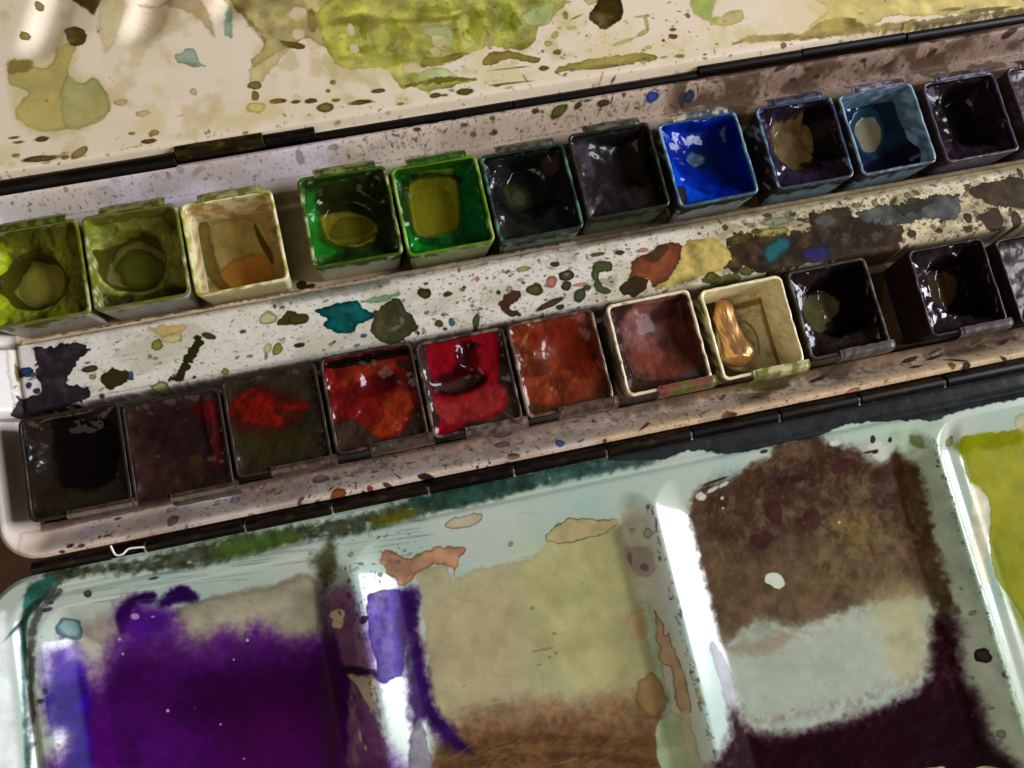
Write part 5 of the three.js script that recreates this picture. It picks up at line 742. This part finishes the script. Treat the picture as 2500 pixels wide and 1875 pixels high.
pan(22, 2, [[2195, 613], [2393, 582], [2469, 784], [2294, 821]], 'purple brown paint pan with dull tan hole, beside the gap in the lower row',
  { rimBase: [70, 56, 62], base: [96, 76, 84], rim: [60, 44, 50, 0.62], inn: [36, 24, 28, 0.9], out: [64, 46, 46, 0.9] },
  { level: 0.8, men: 1.6, mw: 1.1, bump: 0.4, color: [48, 32, 38], fine: 0.03, rough: 0.16, coat: 0.6, holes: [{ crop: 'G', at: [1675, 820], f: -2.8, rx: 4.2, rz: 5.0, s: 0.18 }, { crop: 'G', at: [1830, 800], f: -3.2, rx: 4.6, rz: 5.4, s: 0.25, p: 2.6 }],
    paint(S) { const g = onto(S, 'G'); g.D([26, 16, 18], [[1800, 800, 240, 260]], { rim: 0, a: 0.9 }); g.W([112, 86, 54], [1560, 740, 1650, 700, 1760, 710, 1790, 800, 1720, 930, 1640, 920, 1580, 840], { y: -2.8, soft: 0.4, tooth: 0.4, rim: 0, mott: 0.25 }); } });
pan(23, 2, [[2412, 586], [2612, 552], [2690, 752], [2490, 790]], 'reddish brown paint pan cut off by the right edge, lower row',
  { rimBase: [70, 54, 54], base: [110, 84, 76], rim: [70, 48, 50, 0.62], inn: [60, 36, 30, 0.9], out: [64, 46, 46, 0.9] },
  { level: 0.8, men: 1.0, bump: 0.3, fine: 0.03, color: [72, 44, 32], rough: 0.4, wet: 0.5, coat: 0.15 });

// the lump of copper paint in the empty pan
{
  const p = pans[20], a = P(...toPx('J', 1215, 225), -3.2), b = P(...toPx('J', 1350, 640), -3.2), L = Math.hypot(b[0] - a[0], b[1] - a[1]);
  const g = new THREE.SphereGeometry(1, 72, 56), q = g.attributes.position, v = new THREE.Vector3();
  for (let i = 0; i < q.count; i++) {
    v.fromBufferAttribute(q, i); const s = clamp((v.y + 1) / 2), bulge = 0.62 + 0.75 * Math.exp(-(((s - 0.13) / 0.2) ** 2)) + 0.22 * Math.exp(-(((s - 0.9) / 0.16) ** 2)) + 0.16 * Math.exp(-(((s - 0.5) / 0.2) ** 2));
    const n = 1 + 0.3 * (fbm(v.x * 1.8 + 5, v.z * 1.6 + v.y * 2.6, 3) - 0.5) + 0.12 * (fbm(v.x * 6 + 9, v.z * 5 + v.y * 4, 3) - 0.5), r = 2.75 * bulge * n, k = Math.sqrt(Math.max(0.0001, 1 - v.y * v.y)), f = k ** -0.35;
    q.setXYZ(i, v.x * r * f * MM + (0.5 * Math.sin(s * 3.1) * -1) * MM, (s - 0.5) * -L * 1.02 * -MM, v.z * r * 0.8 * f * MM);
  }
  g.computeVertexNormals();
  const m = new THREE.Mesh(g, new THREE.MeshPhysicalMaterial({ color: new THREE.Color().setRGB(0.56, 0.29, 0.11), metalness: 0.65, roughness: 0.38, clearcoat: 0.3, clearcoatRoughness: 0.12 }));
  m.name = 'paint_lump'; m.castShadow = m.receiveShadow = true; m.userData = { label: 'shiny copper coloured lump of paint lying in the empty cream pan', category: 'paint lump' };
  m.position.set((a[0] + b[0]) / 2 * MM, -3.1 * MM, (a[1] + b[1]) / 2 * MM);
  // long axis (local y) from foot (b) to head (a), lying flat
  const ax = new THREE.Vector3(a[0] - b[0], 0, a[1] - b[1]).normalize(), up = new THREE.Vector3(0, 1, 0), sd = new THREE.Vector3().crossVectors(ax, up);
  m.quaternion.setFromRotationMatrix(new THREE.Matrix4().makeBasis(sd, ax, up)); scene.add(m);
}
// spring clips that hold the pans: bent strips of enamelled metal, part of the tray
{
  const tray = box.children.find((o) => o.name === 'tray');
  const clip = (x0, x1, prof, cols, n0 = 0) => {
    const n = 26, th = 0.26, pos = [], col = [], idx = [], m = prof.length;
    for (let i = 0; i <= n; i++) {
      const x = mix(x0, x1, i / n), e = Math.min(i, n - i) / n, w = 0.14 * (fbm(x * 0.8 + n0, 3, 2) - 0.5);
      for (let s = 0; s < 2; s++) for (let k = 0; k < m; k++) {
        const z = zOf(x, prof[k][0]) + w, y = prof[k][1] - s * th + w * 0.4 - (e < 0.04 ? 0.12 : 0); pos.push(x * MM, y * MM, z * MM);
        const t = fbm(x * 0.9 + n0 * 7, z * 2.2 + y, 3), c0 = cols[0], c1 = cols[1], f = sst(0.42, 0.58, t); for (let q = 0; q < 3; q++) col.push(lin(mix(c0[q], c1[q], f)));
      }
    }
    const id = (i, s, k) => i * 2 * m + s * m + k;
    for (let i = 0; i < n; i++) { for (let k = 0; k < m - 1; k++) { idx.push(id(i, 0, k), id(i, 0, k + 1), id(i + 1, 0, k), id(i + 1, 0, k), id(i, 0, k + 1), id(i + 1, 0, k + 1)); idx.push(id(i, 1, k), id(i + 1, 1, k), id(i, 1, k + 1), id(i + 1, 1, k), id(i + 1, 1, k + 1), id(i, 1, k + 1)); } for (const k of [0, m - 1]) idx.push(id(i, 0, k), id(i + 1, 0, k), id(i, 1, k), id(i, 1, k), id(i + 1, 0, k), id(i + 1, 1, k)); }
    for (const i of [0, n]) for (let k = 0; k < m - 1; k++) idx.push(id(i, 0, k), id(i, 1, k), id(i, 0, k + 1), id(i, 0, k + 1), id(i, 1, k), id(i, 1, k + 1));
    const g = new THREE.BufferGeometry(); g.setAttribute('position', new THREE.Float32BufferAttribute(pos, 3)); g.setAttribute('color', new THREE.Float32BufferAttribute(col, 3)); g.setIndex(idx); const f = g.toNonIndexed(); f.computeVertexNormals();
    part('pan_clip', f, clipM, tray);
  };
  const clipM = new THREE.MeshPhysicalMaterial({ vertexColors: true, roughness: 0.32, side: THREE.DoubleSide, clearcoat: 0.3 });
  const G = [[92, 98, 30], [54, 58, 10]], cl = { 1: G, 2: [[116, 114, 60], [62, 64, 14]], 3: [[150, 142, 90], [96, 96, 26]], 4: [[120, 126, 62], [44, 66, 16]], 5: [[70, 96, 22], [32, 70, 12]], 6: [[84, 84, 60], [46, 44, 38]], 7: [[90, 92, 70], [44, 46, 36]], 8: [[176, 170, 140], [60, 70, 90]], 9: [[70, 74, 92], [40, 40, 56]], 10: [[130, 128, 140], [56, 50, 60]], 11: [[96, 90, 100], [46, 36, 40]], 12: [[80, 66, 70], [46, 36, 40]] };
  for (const k in cl) { const p = pans[k], zb = p.cz - HZ; const f = (x) => zeta(p.cx, x); clip(p.cx - 4.6, p.cx + 5.9, [[f(zb - 1.75), 1.5], [f(zb - 1.3), 2.6], [f(zb - 0.7), 3.25], [f(zb - 0.1), 3.36], [f(zb + 0.35), 3.3]], cl[k], +k); }
  const dk = [[76, 58, 48], [52, 40, 30]], lo = { 13: dk, 14: dk, 15: dk, 16: dk, 17: [[110, 90, 80], [60, 46, 40]], 18: [[96, 70, 56], [60, 44, 34]], 19: [[96, 92, 40], [120, 60, 50]], 20: [[190, 178, 128], [110, 108, 46]], 21: [[84, 74, 72], [60, 48, 44]], 22: [[80, 62, 64], [56, 40, 40]], 23: [[80, 62, 64], [56, 40, 40]] };
  for (const k in lo) { const p = pans[k], zb = p.cz + HZ; const f = (x) => zeta(p.cx, x); clip(p.cx - 2.2, p.cx + 8.2, [[f(zb - 0.75), 3.28], [f(zb - 0.1), 3.4], [f(zb + 0.5), 3.2], [f(zb + 0.95), 2.3], [f(zb + 1.1), 0.6]], lo[k], +k); }
}
// a loose brush hair stuck to the crimson pan
{
  const c = new THREE.CatmullRomCurve3([[1375, 785], [1430, 830], [1480, 860], [1530, 900]].map(([x, y], i) => { const q = P(...toPx('I', x, y), [2.6, 3.4, 3.6, 3][i]); return new THREE.Vector3(q[0] * MM, [2.6, 3.4, 3.6, 3][i] * MM, q[1] * MM); }));
  const m = new THREE.Mesh(new THREE.TubeGeometry(c, 20, 0.06 * MM, 5), new THREE.MeshStandardMaterial({ color: 0x6b3a18, roughness: 0.6 })); m.name = 'brush_hair'; m.castShadow = true;
  m.userData = { label: 'fine brown brush hair stuck at the lower right of the crimson pan', category: 'hair' }; scene.add(m);
}

renderer.render(scene, camera);
